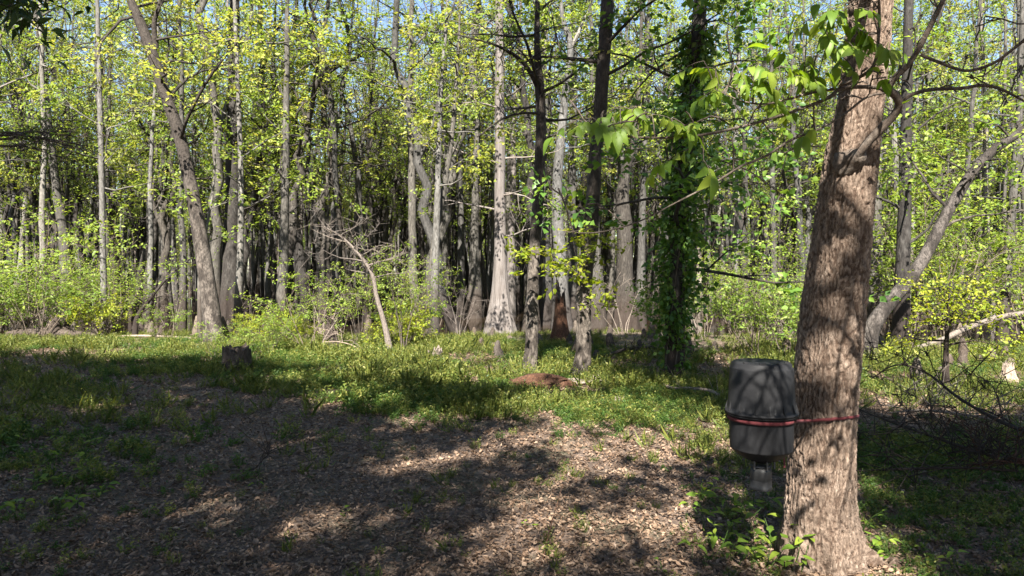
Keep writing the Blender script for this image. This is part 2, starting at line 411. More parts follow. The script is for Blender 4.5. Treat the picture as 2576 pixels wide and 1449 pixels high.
# ------------------------------------------------------------------ swamp trees, one by one
def swamp_proto(seed, kind):
    r = np.random.default_rng(seed); H = r.uniform(14, 19); n = 26; z = np.linspace(-.6, H, n); t = np.linspace(0, 1, n)
    if kind == 'crooked':
        w = np.cumsum(r.normal(0, .16, (n, 2)), 0); w -= w[0]; x = w + np.outer(t * H, r.normal(0, .07, 2)); rad = .14 * (1 - t) ** .8 + .012 + .08 * np.exp(-(z + .6) / 1.2)
        nl, L, f0 = 13, 3.0, .36
    elif kind == 'flared':
        x = np.cumsum(r.normal(0, .03, (n, 2)), 0); rad = .15 * (1 - t) ** .8 + .012 + .36 * np.exp(-(z + .6) / 1.5); nl, L, f0 = 14, 2.2, .4
    else:
        x = np.cumsum(r.normal(0, .05, (n, 2)), 0) + np.outer(t * H, r.normal(0, .025, 2)); rad = .12 * (1 - t) ** .8 + .01 + .10 * np.exp(-(z + .6) / 1.0); nl, L, f0 = 13, 2.0, .36
    p = np.column_stack([x - x[0], z]); mb = MB()
    mb.tube(p, rad, 16, both(flutes(6, .22, 3.0, -.6, seed), rough(.10, 9, 1.2, seed)))
    wood, an = crown(p, rad, nl, f0, .98, L, r, .26 if kind == 'crooked' else .2, .03, 1.55, 2, lenprof=lambda g: .7 + .6 * math.sin(math.pi * min(1, g * .9 + .1)) * (1 - .3 * g))
    if kind == 'crooked':          # a second stem that forks off
        i = int(n * .33); q = smooth_path([p[i], p[i] + [.5, .2, 1.6], p[i] + [.8, -.1, 4.0], p[i] + [1.6, .4, 7.0]], 4)
        mb.tube(q, np.linspace(rad[i] * .7, .015, len(q)), 8, rough(.1, 9, 1.2, seed))
        w2, a2 = crown(q, np.linspace(rad[i] * .7, .015, len(q)), 6, .3, 1, 1.8, r)
        an = np.vstack([an, a2]); mb = join(mb, *w2)
    mb = join(mb, *wood)
    return mb, an, r
def join(a, *bs):
    for src in bs:
        off = a.n
        for v in src.v: a.v.append(v)
        a.q += [q + off for q in src.q]; a.t += [q + off for q in src.t]; a.n += src.n
    return a
KINDS = [('slender', 'bark_pale', 'leaf_spring'), ('slender', 'bark_grey', 'leaf_gold'), ('slender', 'bark_grey', 'leaf_green'), ('slender', 'bark_pale', 'leaf_gold'),
         ('crooked', 'bark_dark', 'leaf_spring'), ('crooked', 'bark_dark', 'leaf_gold'), ('crooked', 'bark_grey', 'leaf_spring'),
         ('flared', 'bark_cypress', 'leaf_feather'), ('flared', 'bark_grey', 'leaf_spring'), ('flared', 'bark_pale', 'leaf_feather')]
LABEL = {'bark_paleslender': 'thin pale straight swamp tree', 'bark_greyslender': 'thin grey straight swamp tree', 'bark_darkcrooked': 'dark crooked forking swamp tree', 'bark_greycrooked': 'grey crooked forking swamp tree',
         'bark_cypressflared': 'brown swollen-footed swamp cypress', 'bark_greyflared': 'grey swollen-footed swamp tupelo', 'bark_paleflared': 'pale swollen-footed swamp cypress'}
PROTO = []
for k, (kind, bk, lf) in enumerate(KINDS):
    mb, an, r = swamp_proto(40 + k, kind)
    tm = mb.mesh('swamp_trunk', M[bk]); c = foliage(an, 5, .15, .118, r, .5, .6, keep=.74); print(kind, len(an))
    PROTO.append((tm, c.mesh('swamp_crown', M[lf]), LABEL[bk + kind], kind))
    # the same tree as one mesh, for the far wood
HERO_XY = []
MARKS = [(160, 'mossy log'), (262, 'yellow bush'), (345, 'slanting dark stem'), (440, 'fallen pale log'), (510, 'leaning tree'), (572, 'broad dark tree'), (606, 'pale pole tree'), (712, 'straight grey tree'), (775, 'feathery tiered sapling'), (842, 'hooked tree'), (950, 'bare snag'), (1095, 'slender pale tree'), (1180, 'jagged stump'), (1258, 'fluted cypress'),
         (1345, 'forked tree'), (1410, 'red snag'), (1475, 'twin-rooted tree'), (1571, 'knobbly tree'), (1618, 'thin dark tree'), (1705, 'vine-covered tree'), (1810, 'pale curved stick'), (1915, 'feeder'), (2090, 'thick trunk'), (2240, 'bent tree'), (2310, 'sloping log'), (2385, 'lime-leaved sapling'), (2530, 'slim edge tree')]
def place(x, y, bins=(27, 32, 37, 43)):
    px = CX + x / y * F; w = min(MARKS, key=lambda m: abs(m[0] - px))[1]
    return ('just behind', 'close behind', 'behind', 'well behind', 'far behind')[sum(y > b for b in bins)] + ' the ' + w
def swamp_forest():
    r = np.random.default_rng(5); pts = []; cell = 1.15; got = 0
    while got < 296:
        y = 22.5 + 27 * r.uniform(); x = r.uniform(-1, 1) * (.78 * y + 2)
        if r.uniform() > (y / 50) or y < shore(x) + 2.4: continue
        if any((x - a) ** 2 + (y - b) ** 2 < cell ** 2 for a, b in pts): continue
        pts.append((x, y)); got += 1
    for x, y in pts:
        k = r.choice(len(PROTO), p=[.05, .13, .13, .04, .16, .15, .12, .06, .12, .04]); tm, cm, lab, kind = PROTO[k]
        lb = lab + ' ' + place(x, y)
        t = thing('swamp_tree', (x, y, float(gz(x, y)) + .1), lb, 'tree', lab.replace('tree', 'trees').replace('cypress', 'cypresses').replace('tupelo', 'tupelos'))
        q = r.uniform(.78, 1.15); wd = r.uniform(.75, 1.35); t.rotation_euler = (r.normal(0, .03), r.normal(0, .03), r.uniform(0, 6.28)); t.scale = (q * wd, q * wd, q)
        link('trunk', tm, t); link('crown', cm, t)
    return pts
def instancer(name, protos, pts, rot, scl, pick, label, parent=None):
    """one object that repeats small meshes over points: for grass, litter and the far wood"""
    c = bpy.data.collections.new(name + '_source')
    for i, (me) in enumerate(protos):
        o = bpy.data.objects.new('%s_source_%03d' % (name, i), me); c.objects.link(o)
    me = bpy.data.meshes.new(name); me.vertices.add(len(pts)); me.vertices.foreach_set('co', np.asarray(pts, 'f').ravel())
    for nm, ty, dat in (('rot', 'FLOAT_VECTOR', rot), ('scl', 'FLOAT_VECTOR', scl), ('pick', 'INT', pick)):
        a = me.attributes.new(nm, ty, 'POINT'); a.data.foreach_set('value' if ty == 'INT' else 'vector', np.asarray(dat, 'i' if ty == 'INT' else 'f').ravel())
    ob = link(name, me, parent); tag(ob, label, None, None, 'stuff')
    g = bpy.data.node_groups.new(name + '_nodes', 'GeometryNodeTree')
    g.interface.new_socket('Geometry', in_out='INPUT', socket_type='NodeSocketGeometry'); g.interface.new_socket('Geometry', in_out='OUTPUT', socket_type='NodeSocketGeometry')
    gi, go = g.nodes.new('NodeGroupInput'), g.nodes.new('NodeGroupOutput'); ip = g.nodes.new('GeometryNodeInstanceOnPoints'); ci = g.nodes.new('GeometryNodeCollectionInfo')
    ci.inputs['Collection'].default_value = c; ci.inputs['Separate Children'].default_value = True; ci.inputs['Reset Children'].default_value = True
    def na(nm, ty):
        n = g.nodes.new('GeometryNodeInputNamedAttribute'); n.data_type = ty; n.inputs['Name'].default_value = nm; return n.outputs['Attribute']
    L = g.links.new
    L(gi.outputs[0], ip.inputs['Points']); L(ci.outputs[0], ip.inputs['Instance']); ip.inputs['Pick Instance'].default_value = True
    L(na('pick', 'INT'), ip.inputs['Instance Index']); L(na('rot', 'FLOAT_VECTOR'), ip.inputs['Rotation']); L(na('scl', 'FLOAT_VECTOR'), ip.inputs['Scale'])
    L(ip.outputs[0], go.inputs[0])
    md = ob.modifiers.new('spread', 'NODES'); md.node_group = g
    return ob
swamp_forest()
def far_wood():
    r = np.random.default_rng(8); protos = []
    for tm, cm, lab, kind in PROTO[:8]:
        m = bpy.data.meshes.new('far_tree')
        a = np.empty(len(tm.vertices) * 3, 'f'); tm.vertices.foreach_get('co', a)
        # trunk and crown are spread as two sources on the same points
        protos.append((tm, cm))
    n = 1000; y = 73 + 140 * r.uniform(size=n) ** 1.6; x = r.uniform(-1, 1, n) * (.82 * y + 6)
    pts = np.column_stack([x, y, np.where(y < 100, -.5 - r.uniform(0, 6.5, n), -.5)]); pk = r.choice([0, 1, 2, 4, 5, 6, 4, 5], n)
    rot = np.column_stack([r.normal(0, .03, n), r.normal(0, .03, n), r.uniform(0, 6.28, n)]); s = r.uniform(.85, 1.3, n); sc = np.column_stack([s * 1.25, s * 1.25, s])
    src = [q for p in protos for q in p]
    m = 520; y2 = 33 + 38 * r.uniform(size=m) ** 1.2; x2 = r.uniform(-1, 1, m) * (.80 * y2 + 4); q = r.uniform(.7, 1.15, m)      # poles crowded between, leafless low down
    rot2 = np.column_stack([r.normal(0, .04, m), r.normal(0, .04, m), r.uniform(0, 6.28, m)]); sc2 = np.column_stack([q * .8, q * .8, q]); pk2 = r.choice([0, 1, 2, 4, 5, 6, 2, 5], m) * 2
    P2 = np.vstack([pts, pts, np.column_stack([x2, y2, np.full(m, -.5)])]); instancer('far_forest', src, P2, np.vstack([rot, rot, rot2]), np.vstack([sc, sc, sc2]), np.concatenate([pk * 2, pk * 2 + 1, pk2]), 'far swamp woods closing the view as one green mass')
far_wood()

# ------------------------------------------------------------------ trees that can be told apart
def hero(name, label, Y, path, bk, lf, seed, nl=12, f0=.45, f1=1.0, L=2.2, per=5, leaf=.11, sd=.16, forks=(), seg=16, flute=None, rgh=(.10, 8, 2), up=.03, wob=.22, keep=1.0, dens=1.6, dy=0., upstart=.35, aspect=.6, cat='tree', leaves=True, flat=1.0, group=None, sink=.12):
    r = np.random.default_rng(seed)
    P = np.array([[*at(px, py, Y + dy * max(0, (HY + 200 - py)) / 1000), w / 2 / F * Y] for px, py, w in path])
    base = np.array([P[0, 0], P[0, 1], float(gz(P[0, 0], P[0, 1]))]); P[0, 2] = base[2] - sink
    Q = smooth_path(P, 7); tr, rad = Q[:, :3], np.maximum(Q[:, 3], .004)
    t = thing(name, base, label, cat, group)
    mb = MB(); sh = rough(rgh[0], rgh[1], rgh[2], seed)
    if flute: sh = both(flutes(flute[0], flute[1], flute[2], base[2], seed), sh)
    mb.tube(tr, rad, seg, sh)
    wood, an = crown(tr, rad, nl, f0, f1, L, r, wob, up, dens, 2, upstart=upstart)
    for fk in forks:
        R = np.array([[*at(px, py, Y + dd), w / 2 / F * Y] for px, py, w, dd in fk]); q = smooth_path(R, 5); fb = MB()
        fb.tube(q[:, :3], np.maximum(q[:, 3], .004), 8, sh)
        w2, a2 = crown(q[:, :3], np.maximum(q[:, 3], .004), 7, .3, 1, L * .55, r, wob, up, dens, 1); wood.append(join(fb, *w2)); an = np.vstack([an, a2]) if len(a2) else an
    mb.build('trunk', M[bk], t, base)
    for w in wood: w.build('branch', M[bk], t, base)
    if leaves and len(an): foliage(an, per, sd, leaf, r, .5, aspect, keep, flat).build('crown', M[lf], t, base)
    return t, tr, rad, base, r

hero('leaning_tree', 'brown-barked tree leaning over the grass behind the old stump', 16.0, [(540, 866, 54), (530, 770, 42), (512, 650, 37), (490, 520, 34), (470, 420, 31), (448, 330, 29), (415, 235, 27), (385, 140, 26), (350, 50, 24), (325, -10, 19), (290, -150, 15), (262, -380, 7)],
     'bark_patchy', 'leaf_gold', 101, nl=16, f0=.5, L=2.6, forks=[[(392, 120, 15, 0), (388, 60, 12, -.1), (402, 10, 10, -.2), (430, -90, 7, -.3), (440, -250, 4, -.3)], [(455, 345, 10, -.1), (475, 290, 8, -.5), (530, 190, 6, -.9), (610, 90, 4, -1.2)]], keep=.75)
hero('cypress_tree', 'tall pale cypress with a wide fluted foot at the water edge', 20.0, [(1259, 840, 92), (1259, 800, 66), (1259, 750, 49), (1258, 690, 37), (1258, 620, 31), (1258, 500, 28), (1257, 350, 26), (1257, 200, 23), (1256, 60, 20), (1256, -150, 15), (1256, -420, 6)],
     'bark_cypress', 'leaf_feather', 102, nl=20, f0=.42, L=2.2, seg=40, flute=(9, .13, 2.4), rgh=(.05, 14, .8), keep=.5, up=-.01, upstart=.05, leaf=.09)
hero('pale_tree', 'slender smooth pale tree rising beside the fluted cypress', 17.2, [(1090, 856, 34), (1092, 790, 26), (1094, 700, 21), (1097, 600, 18), (1101, 480, 16), (1105, 330, 13), (1112, 180, 10), (1124, 40, 8), (1130, -220, 3)],
     'bark_pale', 'leaf_gold', 103, nl=14, f0=.5, L=1.5, rgh=(.05, 6, 1))
hero('grey_tree', 'dark-patched grey tree sharing a foot with the slender pale tree', 17.5, [(1074, 856, 30), (1080, 780, 22), (1085, 690, 18), (1095, 590, 15), (1118, 470, 14), (1138, 330, 12), (1148, 200, 9), (1156, 60, 6), (1160, -140, 3)],
     'bark_grey', 'leaf_spring', 104, nl=11, f0=.5, L=1.4)
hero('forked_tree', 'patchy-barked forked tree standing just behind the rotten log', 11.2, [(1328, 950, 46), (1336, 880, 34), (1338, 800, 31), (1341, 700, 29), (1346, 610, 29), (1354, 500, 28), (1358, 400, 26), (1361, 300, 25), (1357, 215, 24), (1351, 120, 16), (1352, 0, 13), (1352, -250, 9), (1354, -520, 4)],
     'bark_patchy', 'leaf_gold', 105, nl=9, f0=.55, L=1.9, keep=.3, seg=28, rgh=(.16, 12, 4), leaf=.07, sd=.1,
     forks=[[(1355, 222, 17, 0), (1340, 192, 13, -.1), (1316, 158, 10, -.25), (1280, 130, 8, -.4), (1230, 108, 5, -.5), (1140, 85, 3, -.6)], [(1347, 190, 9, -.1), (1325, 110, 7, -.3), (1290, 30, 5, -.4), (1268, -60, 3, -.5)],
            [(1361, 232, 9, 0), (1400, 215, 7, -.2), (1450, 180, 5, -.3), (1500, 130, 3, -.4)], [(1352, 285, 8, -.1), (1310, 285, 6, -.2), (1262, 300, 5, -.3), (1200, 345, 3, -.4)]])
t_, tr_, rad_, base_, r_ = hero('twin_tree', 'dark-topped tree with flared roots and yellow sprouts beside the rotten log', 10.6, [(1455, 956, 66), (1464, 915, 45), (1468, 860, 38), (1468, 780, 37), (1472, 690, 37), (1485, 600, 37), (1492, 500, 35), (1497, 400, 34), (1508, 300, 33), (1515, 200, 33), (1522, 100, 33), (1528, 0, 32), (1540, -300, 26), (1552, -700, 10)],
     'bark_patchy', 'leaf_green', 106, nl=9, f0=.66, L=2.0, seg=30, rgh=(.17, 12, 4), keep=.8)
sp = MB(); sa = []; tw = []
for (a, b) in (((1470, 690), (1395, 620)), ((1472, 660), (1330, 640)), ((1475, 700), (1535, 640)), ((1470, 730), (1400, 690)), ((1470, 700), (1440, 590)), ((1475, 740), (1515, 700)), ((1470, 770), (1505, 745))):
    p, q = at(*a, 10.45), at(*b, 10.1); grow_limb(sp, p, unit(q - p), np.linalg.norm(q - p) * 1.05, .009, 1, 2, sa, r_, .15, .0, 5, tw)
sp.sticks(np.concatenate([q[0] for q in tw]), np.concatenate([q[1] for q in tw]), .003, .0015); sp.build('sprout', M['bark_sapling'], t_, base_)
foliage(np.array(sa), 7, .09, .09, r_, .8, .6, flat=.6).build('foliage', M['leaf_lime'], t_, base_)

# the tree wrapped in vines
vt, vtr, vrad, vbase, vr = hero('vine_covered_tree', 'dark tree wrapped in green climbing vines between clearing and swamp', 10.2, [(1696, 972, 62), (1697, 900, 46), (1699, 800, 41), (1702, 700, 39), (1708, 560, 38), (1716, 430, 38), (1730, 300, 37), (1745, 170, 36), (1760, 30, 34), (1775, -200, 28), (1800, -700, 10)],
     'bark_dark', 'leaf_vine', 107, nl=22, f0=.3, f1=.95, L=2.1, per=6, leaf=.115, sd=.2, aspect=.75, up=-.03, upstart=.1, seg=24, keep=.95)
vi = MB(); vl = []
for k in range(6):
    ph = k * 1.1; sl = [i for i in range(len(vtr)) if vtr[i, 2] < 5.5]
    pa = np.array([vtr[i] + (vrad[i] + .012) * np.array([math.cos(ph + vtr[i, 2] * .7), math.sin(ph + vtr[i, 2] * .7), 0]) for i in sl]); vi.tube(pa, .011, 5)
vi.build('vine', M['bark_sapling'], vt, vbase)
hh = np.concatenate([vr.uniform(.5, 5.2, 5200), vr.uniform(.1, 2.2, 700)]); ii = np.clip(np.searchsorted(vtr[:, 2], hh), 1, len(vtr) - 1)
prof = .5 + .6 * n2(hh, hh * 0, 1.1, 2, 4) + .35 * np.exp(-((hh - 1.3) / .6) ** 2); an_ = vr.uniform(0, 6.28, len(hh))
ro = vrad[ii] + np.abs(vr.normal(0, .5, len(hh))) * np.clip(prof, .1, 1.2) * .4
vpos = vtr[ii] + np.column_stack([np.cos(an_) * ro, np.sin(an_) * ro, vr.normal(0, .05, len(hh))])
kp = n2(an_ * .9 + hh * .5, hh, 1.25, 2, 14) > -.2; vpos, an_ = vpos[kp], an_[kp]
lm = MB(); lm.leaves(vpos, .085, vr, .25, .75, np.column_stack([np.cos(an_), np.sin(an_), -.4 + 0 * an_]), .5); lm.build('vine_foliage', M['leaf_vine'], vt, vbase)

hero('straight_pale_tree', 'tall thin pale trunk standing behind the yellow bush', 20.5, [(263, 826, 20), (261, 720, 16), (258, 580, 14), (255, 400, 13), (250, 200, 11), (245, 0, 9), (240, -260, 4)], 'bark_pale', 'leaf_gold', 108, nl=14, f0=.4, L=2.0, keep=.8, rgh=(.04, 6, 1))
hero('pale_pole_tree', 'smooth white-grey pole of a tree next to the leaning tree', 17.6, [(597, 842, 27), (599, 780, 21), (603, 680, 17), (606, 560, 15), (606, 440, 13), (600, 250, 11), (590, 0, 9), (580, -250, 4)], 'bark_pale', 'leaf_spring', 109, nl=12, f0=.45, L=1.7, rgh=(.04, 6, 1), keep=.8)
hero('dark_tree', 'broad dark trunk with fluted foot behind the pale pole tree', 24, [(572, 800, 86), (574, 750, 58), (580, 680, 44), (584, 560, 38), (586, 400, 33), (588, 200, 28), (590, 0, 23), (592, -250, 12)], 'bark_dark', 'leaf_spring', 110, nl=14, f0=.4, L=2.4, flute=(9, .24, 2.4), seg=40)
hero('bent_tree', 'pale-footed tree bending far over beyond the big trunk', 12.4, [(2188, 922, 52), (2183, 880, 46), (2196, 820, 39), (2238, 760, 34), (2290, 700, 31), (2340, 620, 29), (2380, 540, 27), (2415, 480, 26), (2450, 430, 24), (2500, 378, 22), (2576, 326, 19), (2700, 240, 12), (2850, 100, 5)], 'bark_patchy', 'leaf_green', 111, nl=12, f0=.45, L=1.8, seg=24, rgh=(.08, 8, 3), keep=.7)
hero('grey_trunk_tree', 'grey trunk with fluted foot half hidden behind the bent tree', 19, [(2198, 872, 52), (2198, 820, 40), (2200, 700, 33), (2201, 500, 29), (2203, 300, 26), (2206, 0, 20), (2210, -300, 8)], 'bark_grey', 'leaf_spring', 112, nl=13, f0=.4, L=2.1, flute=(9, .22, 2.2), seg=36)
hero('black_trunk_tree', 'near-black straight trunk standing at the water beyond the bent tree', 15.5, [(2264, 885, 56), (2266, 820, 42), (2270, 700, 35), (2276, 500, 30), (2280, 300, 26), (2286, 0, 20), (2292, -320, 8)], 'bark_dark', 'leaf_green', 113, nl=14, f0=.4, L=2.1)
hero('edge_tree', 'slim grey tree crossing the floating log at the water', 17.6, [(2518, 872, 34), (2527, 780, 25), (2536, 640, 21), (2550, 470, 19), (2563, 300, 16), (2570, 100, 12), (2576, -150, 6)], 'bark_grey', 'leaf_spring', 114, nl=12, f0=.4, L=1.9)
hero('twisted_tree', 'twisted dark tree snaking up through the leaves of the swamp', 27, [(764, 800, 46), (757, 690, 30), (742, 570, 24), (712, 450, 21), (692, 385, 19), (668, 305, 17), (650, 250, 15), (660, 175, 13), (655, 60, 11), (650, -140, 5)], 'bark_dark', 'leaf_spring', 115, nl=12, f0=.45, L=2.4, keep=.8)
hero('hooked_tree', 'dark tree whose top hooks over sideways above the swamp', 26, [(856, 790, 36), (850, 640, 22), (848, 500, 20), (832, 385, 17), (816, 330, 16), (815, 250, 14), (823, 190, 13), (850, 165, 11), (905, 140, 8), (960, 90, 4)], 'bark_dark', 'leaf_spring', 116, nl=9, f0=.6, L=1.6, keep=.6)
hero('zigzag_tree', 'dark upright tree with elbowed boughs near the hooked tree', 29, [(732, 800, 40), (730, 640, 22), (735, 420, 16), (737, 260, 14), (732, 130, 12), (745, 30, 9), (750, -120, 5)], 'bark_dark', 'leaf_gold', 117, nl=10, f0=.5, L=2.2, forks=[[(735, 270, 10, 0), (760, 245, 9, 0), (772, 235, 8, 0), (800, 190, 5, 0)]], keep=.8)
hero('split_grey_tree', 'grey tree splitting into a dark fork just behind the forked tree', 22, [(1415, 846, 58), (1412, 760, 42), (1409, 650, 33), (1402, 540, 28), (1404, 420, 24), (1420, 260, 20), (1434, 120, 16), (1415, 40, 11), (1400, -120, 6)], 'bark_pale', 'leaf_spring', 118, nl=12, f0=.5, L=1.9, forks=[[(1434, 125, 12, 0), (1456, 80, 9, 0), (1472, 40, 5, 0)]], flute=(8, .22, 1.8), seg=36, keep=.8)
hero('ringed_tree', 'knobbly dark trunk narrowing sharply above its thick foot', 24, [(1574, 815, 72), (1573, 740, 46), (1571, 640, 39), (1570, 560, 37), (1566, 490, 32), (1578, 420, 22), (1592, 370, 17), (1604, 280, 13), (1612, 120, 9), (1615, -100, 4)], 'bark_dark', 'leaf_spring', 119, flute=(9, .2, 2), seg=36, nl=11, f0=.5, L=2.0)
hero('thin_dark_tree', 'thin straight dark trunk beside the knobbly thick-footed tree', 25, [(1611, 800, 34), (1613, 680, 21), (1616, 540, 17), (1622, 350, 13), (1630, 100, 9), (1636, -140, 4)], 'bark_grey', 'leaf_spring', 120, nl=11, f0=.4, L=1.9)
hero('thin_pale_tree', 'thin pale stem leaning on the foot of the leaning tree', 16.6, [(504, 858, 15), (503, 780, 13), (504, 690, 11), (516, 590, 8), (536, 480, 5), (545, 330, 3)], 'bark_pale', 'leaf_spring', 121, nl=7, f0=.5, L=.9, keep=.7)
hero('mossy_grey_tree', 'straight grey tree with fluted foot beyond the feathery sapling', 22, [(706, 815, 40), (709, 740, 27), (714, 640, 22), (718, 480, 19), (720, 300, 16), (722, 100, 12), (724, -150, 6)], 'bark_grey', 'leaf_spring', 122, nl=12, f0=.4, L=1.9, flute=(8, .24, 2.0), seg=36)

# ------------------------------------------------------------------ saplings, bushes, brush
def bush_mesh(seed, H, Wd, stems, lf, bk, leaf=.06, per=4, flat=.5, bare=False, sd=.07, dens=3.2, base_gap=.25):
    r = np.random.default_rng(seed); mb = MB(); an = []; tw = []
    for k in range(stems):
        a = r.uniform(0, 6.28); d = np.array([math.cos(a) * Wd / H, math.sin(a) * Wd / H, 1.0 + r.uniform(0, .4)])
        p = np.array([math.cos(a), math.sin(a), 0]) * .06 * stems ** .5 * r.uniform(0, 1) - [0, 0, .06]
        grow_limb(mb, p, d, H * r.uniform(.7, 1.1), .004 + .006 * H, 0, 2, an, r, .14, .02, dens / H ** .5, tw)
    mb.sticks(np.concatenate([q[0] for q in tw]), np.concatenate([q[1] for q in tw]), .003, .0015)
    an = np.array(an); an = an[an[:, 2] > base_gap * H * r.uniform(.3, 1.2, len(an))]
    return mb.mesh('stems', M[bk]), None if bare else foliage(an, per, sd, leaf, r, .8, .55, 1, flat).mesh('foliage', M[lf])
BUSH = {'feather': [bush_mesh(200 + k, 2.2, .8, 4, 'leaf_feather', 'bark_sapling', .07, 6, .25, sd=.12) for k in range(3)],
        'spring': [bush_mesh(210 + k, 2.6, .9, 4, 'leaf_spring', 'bark_sapling', .08, 5, .6, sd=.12) for k in range(3)],
        'low': [bush_mesh(220 + k, .8, .55, 9, 'leaf_lime', 'bark_sapling', .06, 8, .6, dens=3.5, base_gap=.1) for k in range(2)],
        'green': [bush_mesh(230 + k, 1.3, .7, 6, 'leaf_green', 'bark_sapling', .065, 8, .6, base_gap=.15) for k in range(2)],
        'bare': [bush_mesh(240 + k, 1.5, .8, 6, 'leaf_green', 'twig_grey', .06, 4, .6, True, dens=1.8) for k in range(2)]}
def bush(kind, k, x, y, s, label, cat='shrub', group=None, name=None, sz=1.0):
    t = thing(name or {'feather': 'feathery_sapling', 'spring': 'spring_sapling', 'low': 'low_bush', 'green': 'green_shrub', 'bare': 'bare_shrub'}[kind], (x, y, float(gz(x, y))), label, cat, group)
    t.rotation_euler = (0, 0, k * 2.1 + x); t.scale = (s, s, s * sz); a, b = BUSH[kind][k % len(BUSH[kind])]
    link('stem', a, t)
    if b: link('foliage', b, t)
    return t
def bpx(kind, k, px, py, s, *a, **kw):
    p = gpt(px, py); return bush(kind, k, p[0], p[1], s, *a, **kw)
bpx('low', 0, 245, 846, 1.1, 'round bright yellow-green bush at the swamp edge below the pale trunk', 'bush', sz=1.0)
bpx('low', 1, 1010, 878, 1.0, 'bright green bush behind the thin leaning dead trunk', 'bush', sz=1.1)
bpx('spring', 0, 1020, 885, .75, 'leafy yellow-green sapling close behind the leaning dead trunk', 'sapling')
bpx('green', 0, 1040, 868, .8, 'green shrub between the leaning dead trunk and the pale tree', 'shrub')
bpx('feather', 0, 776, 893, .75, 'feathery yellow-green sapling in tiers beside the dark broken stump', 'sapling')
bpx('feather', 1, 850, 868, .6, 'low feathery sapling behind the dark broken stump', 'sapling')
bpx('green', 1, 545, 905, .5, 'green sprouts climbing the foot of the leaning tree', 'shrub')
bpx('green', 0, 675, 900, .5, 'dusky green shrub just beyond the old stump', 'shrub')
rb = np.random.default_rng(77)
def thicket(kind, n, x0, x1, y0, y1, s0, s1, label, group, cat='shrub', sz=1.0):
    for k in range(n):
        y = rb.uniform(y0, y1); x = rb.uniform(x0, x1)
        bush(kind, k, x, y, rb.uniform(s0, s1), label, cat, group, sz=sz)
def thicket_px(kind, n, px0, px1, y0, y1, s0, s1, label, group, cat='shrub'):
    for k in range(n):
        y = rb.uniform(y0, y1); x = (rb.uniform(px0, px1) - CX) / F * y; q = rb.uniform(s0, s1); f = (q - s0) / (s1 - s0)
        bush(kind, k, x, y, q, ('small ' if f < .33 else 'tall ' if f > .66 else 'mid-sized ') + label.split(' in ')[0].split(' at ')[0].split(' between ')[0].split(' over ')[0].split(' among ')[0].split(' along ')[0].split(' on ')[0] + ' ' + place(x, y, (y0 + (y1 - y0) * .2, y0 + (y1 - y0) * .4, y0 + (y1 - y0) * .6, y0 + (y1 - y0) * .8)), cat, group)
thicket_px('spring', 7, -150, 420, 17.5, 24, .8, 1.5, 'leafy sapling in the thicket beside the yellow bush', 'saplings in the thicket by the yellow bush', 'sapling')
thicket_px('feather', 9, -150, 400, 17, 23, .7, 1.4, 'feathery sapling in the thicket beside the yellow bush', 'feathery saplings in the thicket by the yellow bush', 'sapling')
thicket_px('green', 6, -100, 300, 16.8, 19, .8, 1.3, 'green shrub at the foot of the thicket by the yellow bush', 'green shrubs by the yellow bush')
thicket_px('feather', 11, 2230, 2700, 14.5, 24, .9, 1.7, 'feathery sapling in the swamp thicket beyond the bent tree', 'feathery saplings beyond the bent tree', 'sapling')
thicket_px('spring', 8, 2250, 2700, 17, 26, 1.0, 1.8, 'leafy sapling in the swamp thicket beyond the bent tree', 'leafy saplings beyond the bent tree', 'sapling')
thicket_px('green', 6, 1560, 2000, 12.5, 17.5, .7, 1.2, 'shady green shrub between the vine-covered tree and the feeder', 'shrubs by the vine-covered tree')
thicket_px('feather', 4, 1760, 2040, 17, 24, 1.1, 1.7, 'feathery sapling over the swamp behind the feeder', 'feathery saplings behind the feeder', 'sapling')
thicket_px('bare', 7, 1500, 2020, 13.5, 20, .7, 1.2, 'grey leafless shrub among the trees behind the feeder', 'bare shrubs behind the feeder')
thicket_px('bare', 6, 60, 1250, 17.5, 21.5, .7, 1.3, 'grey leafless shrub along the swamp edge', 'bare shrubs along the swamp edge')
thicket_px('spring', 4, 780, 1240, 20, 27, .7, 1.1, 'slim leafy sapling in the shallow water before the tupelos', 'slim saplings in the shallow water', 'sapling')
thicket_px('low', 6, 600, 1050, 14.5, 17, .45, .8, 'low bright weedy bush along the swamp edge', 'low bushes along the swamp edge', 'bush')
thicket_px('green', 4, 380, 760, 15, 17.5, .4, .7, 'low green shrub on the grassy swamp edge', 'low shrubs on the grassy edge')

def small_tree(name, label, Y, path, bk, lf, seed, **kw): return hero(name, label, Y, path, bk, lf, seed, cat=kw.pop('cat', 'sapling'), **kw)
small_tree('lime_sapling', 'dark-stemmed sapling with spreading yellow-green leaves beyond the brush', 9.0, [(2380, 1002, 26), (2379, 940, 17), (2380, 880, 12), (2384, 820, 9), (2386, 770, 6), (2390, 715, 3)], 'bark_dark', 'leaf_lime', 130, nl=16, f0=.42, f1=1., L=.75, per=4, leaf=.055, sd=.05, flat=.5, up=0., upstart=.25, dens=4.5, sink=.05)
dt, *_x = small_tree('dead_leaning_trunk', 'thin leaning dead trunk with a spray of bare pale twigs', 13.4, [(985, 898, 19), (966, 812, 13), (947, 745, 11), (936, 690, 9), (903, 640, 7), (862, 598, 5), (815, 570, 2.5)], 'twig_grey', 'leaf_spring', 131, nl=16, f0=.45, L=.95, leaves=False, dens=3.4, sink=.05, wob=.2, cat='dead tree')
small_tree('slanting_shrub', 'dark slanting stem rising beside the yellow bush', 17.4, [(338, 850, 16), (345, 800, 12), (372, 760, 9), (420, 700, 6), (480, 650, 3)], 'bark_dark', 'leaf_spring', 132, nl=9, f0=.3, L=.9, keep=.7, leaf=.07)

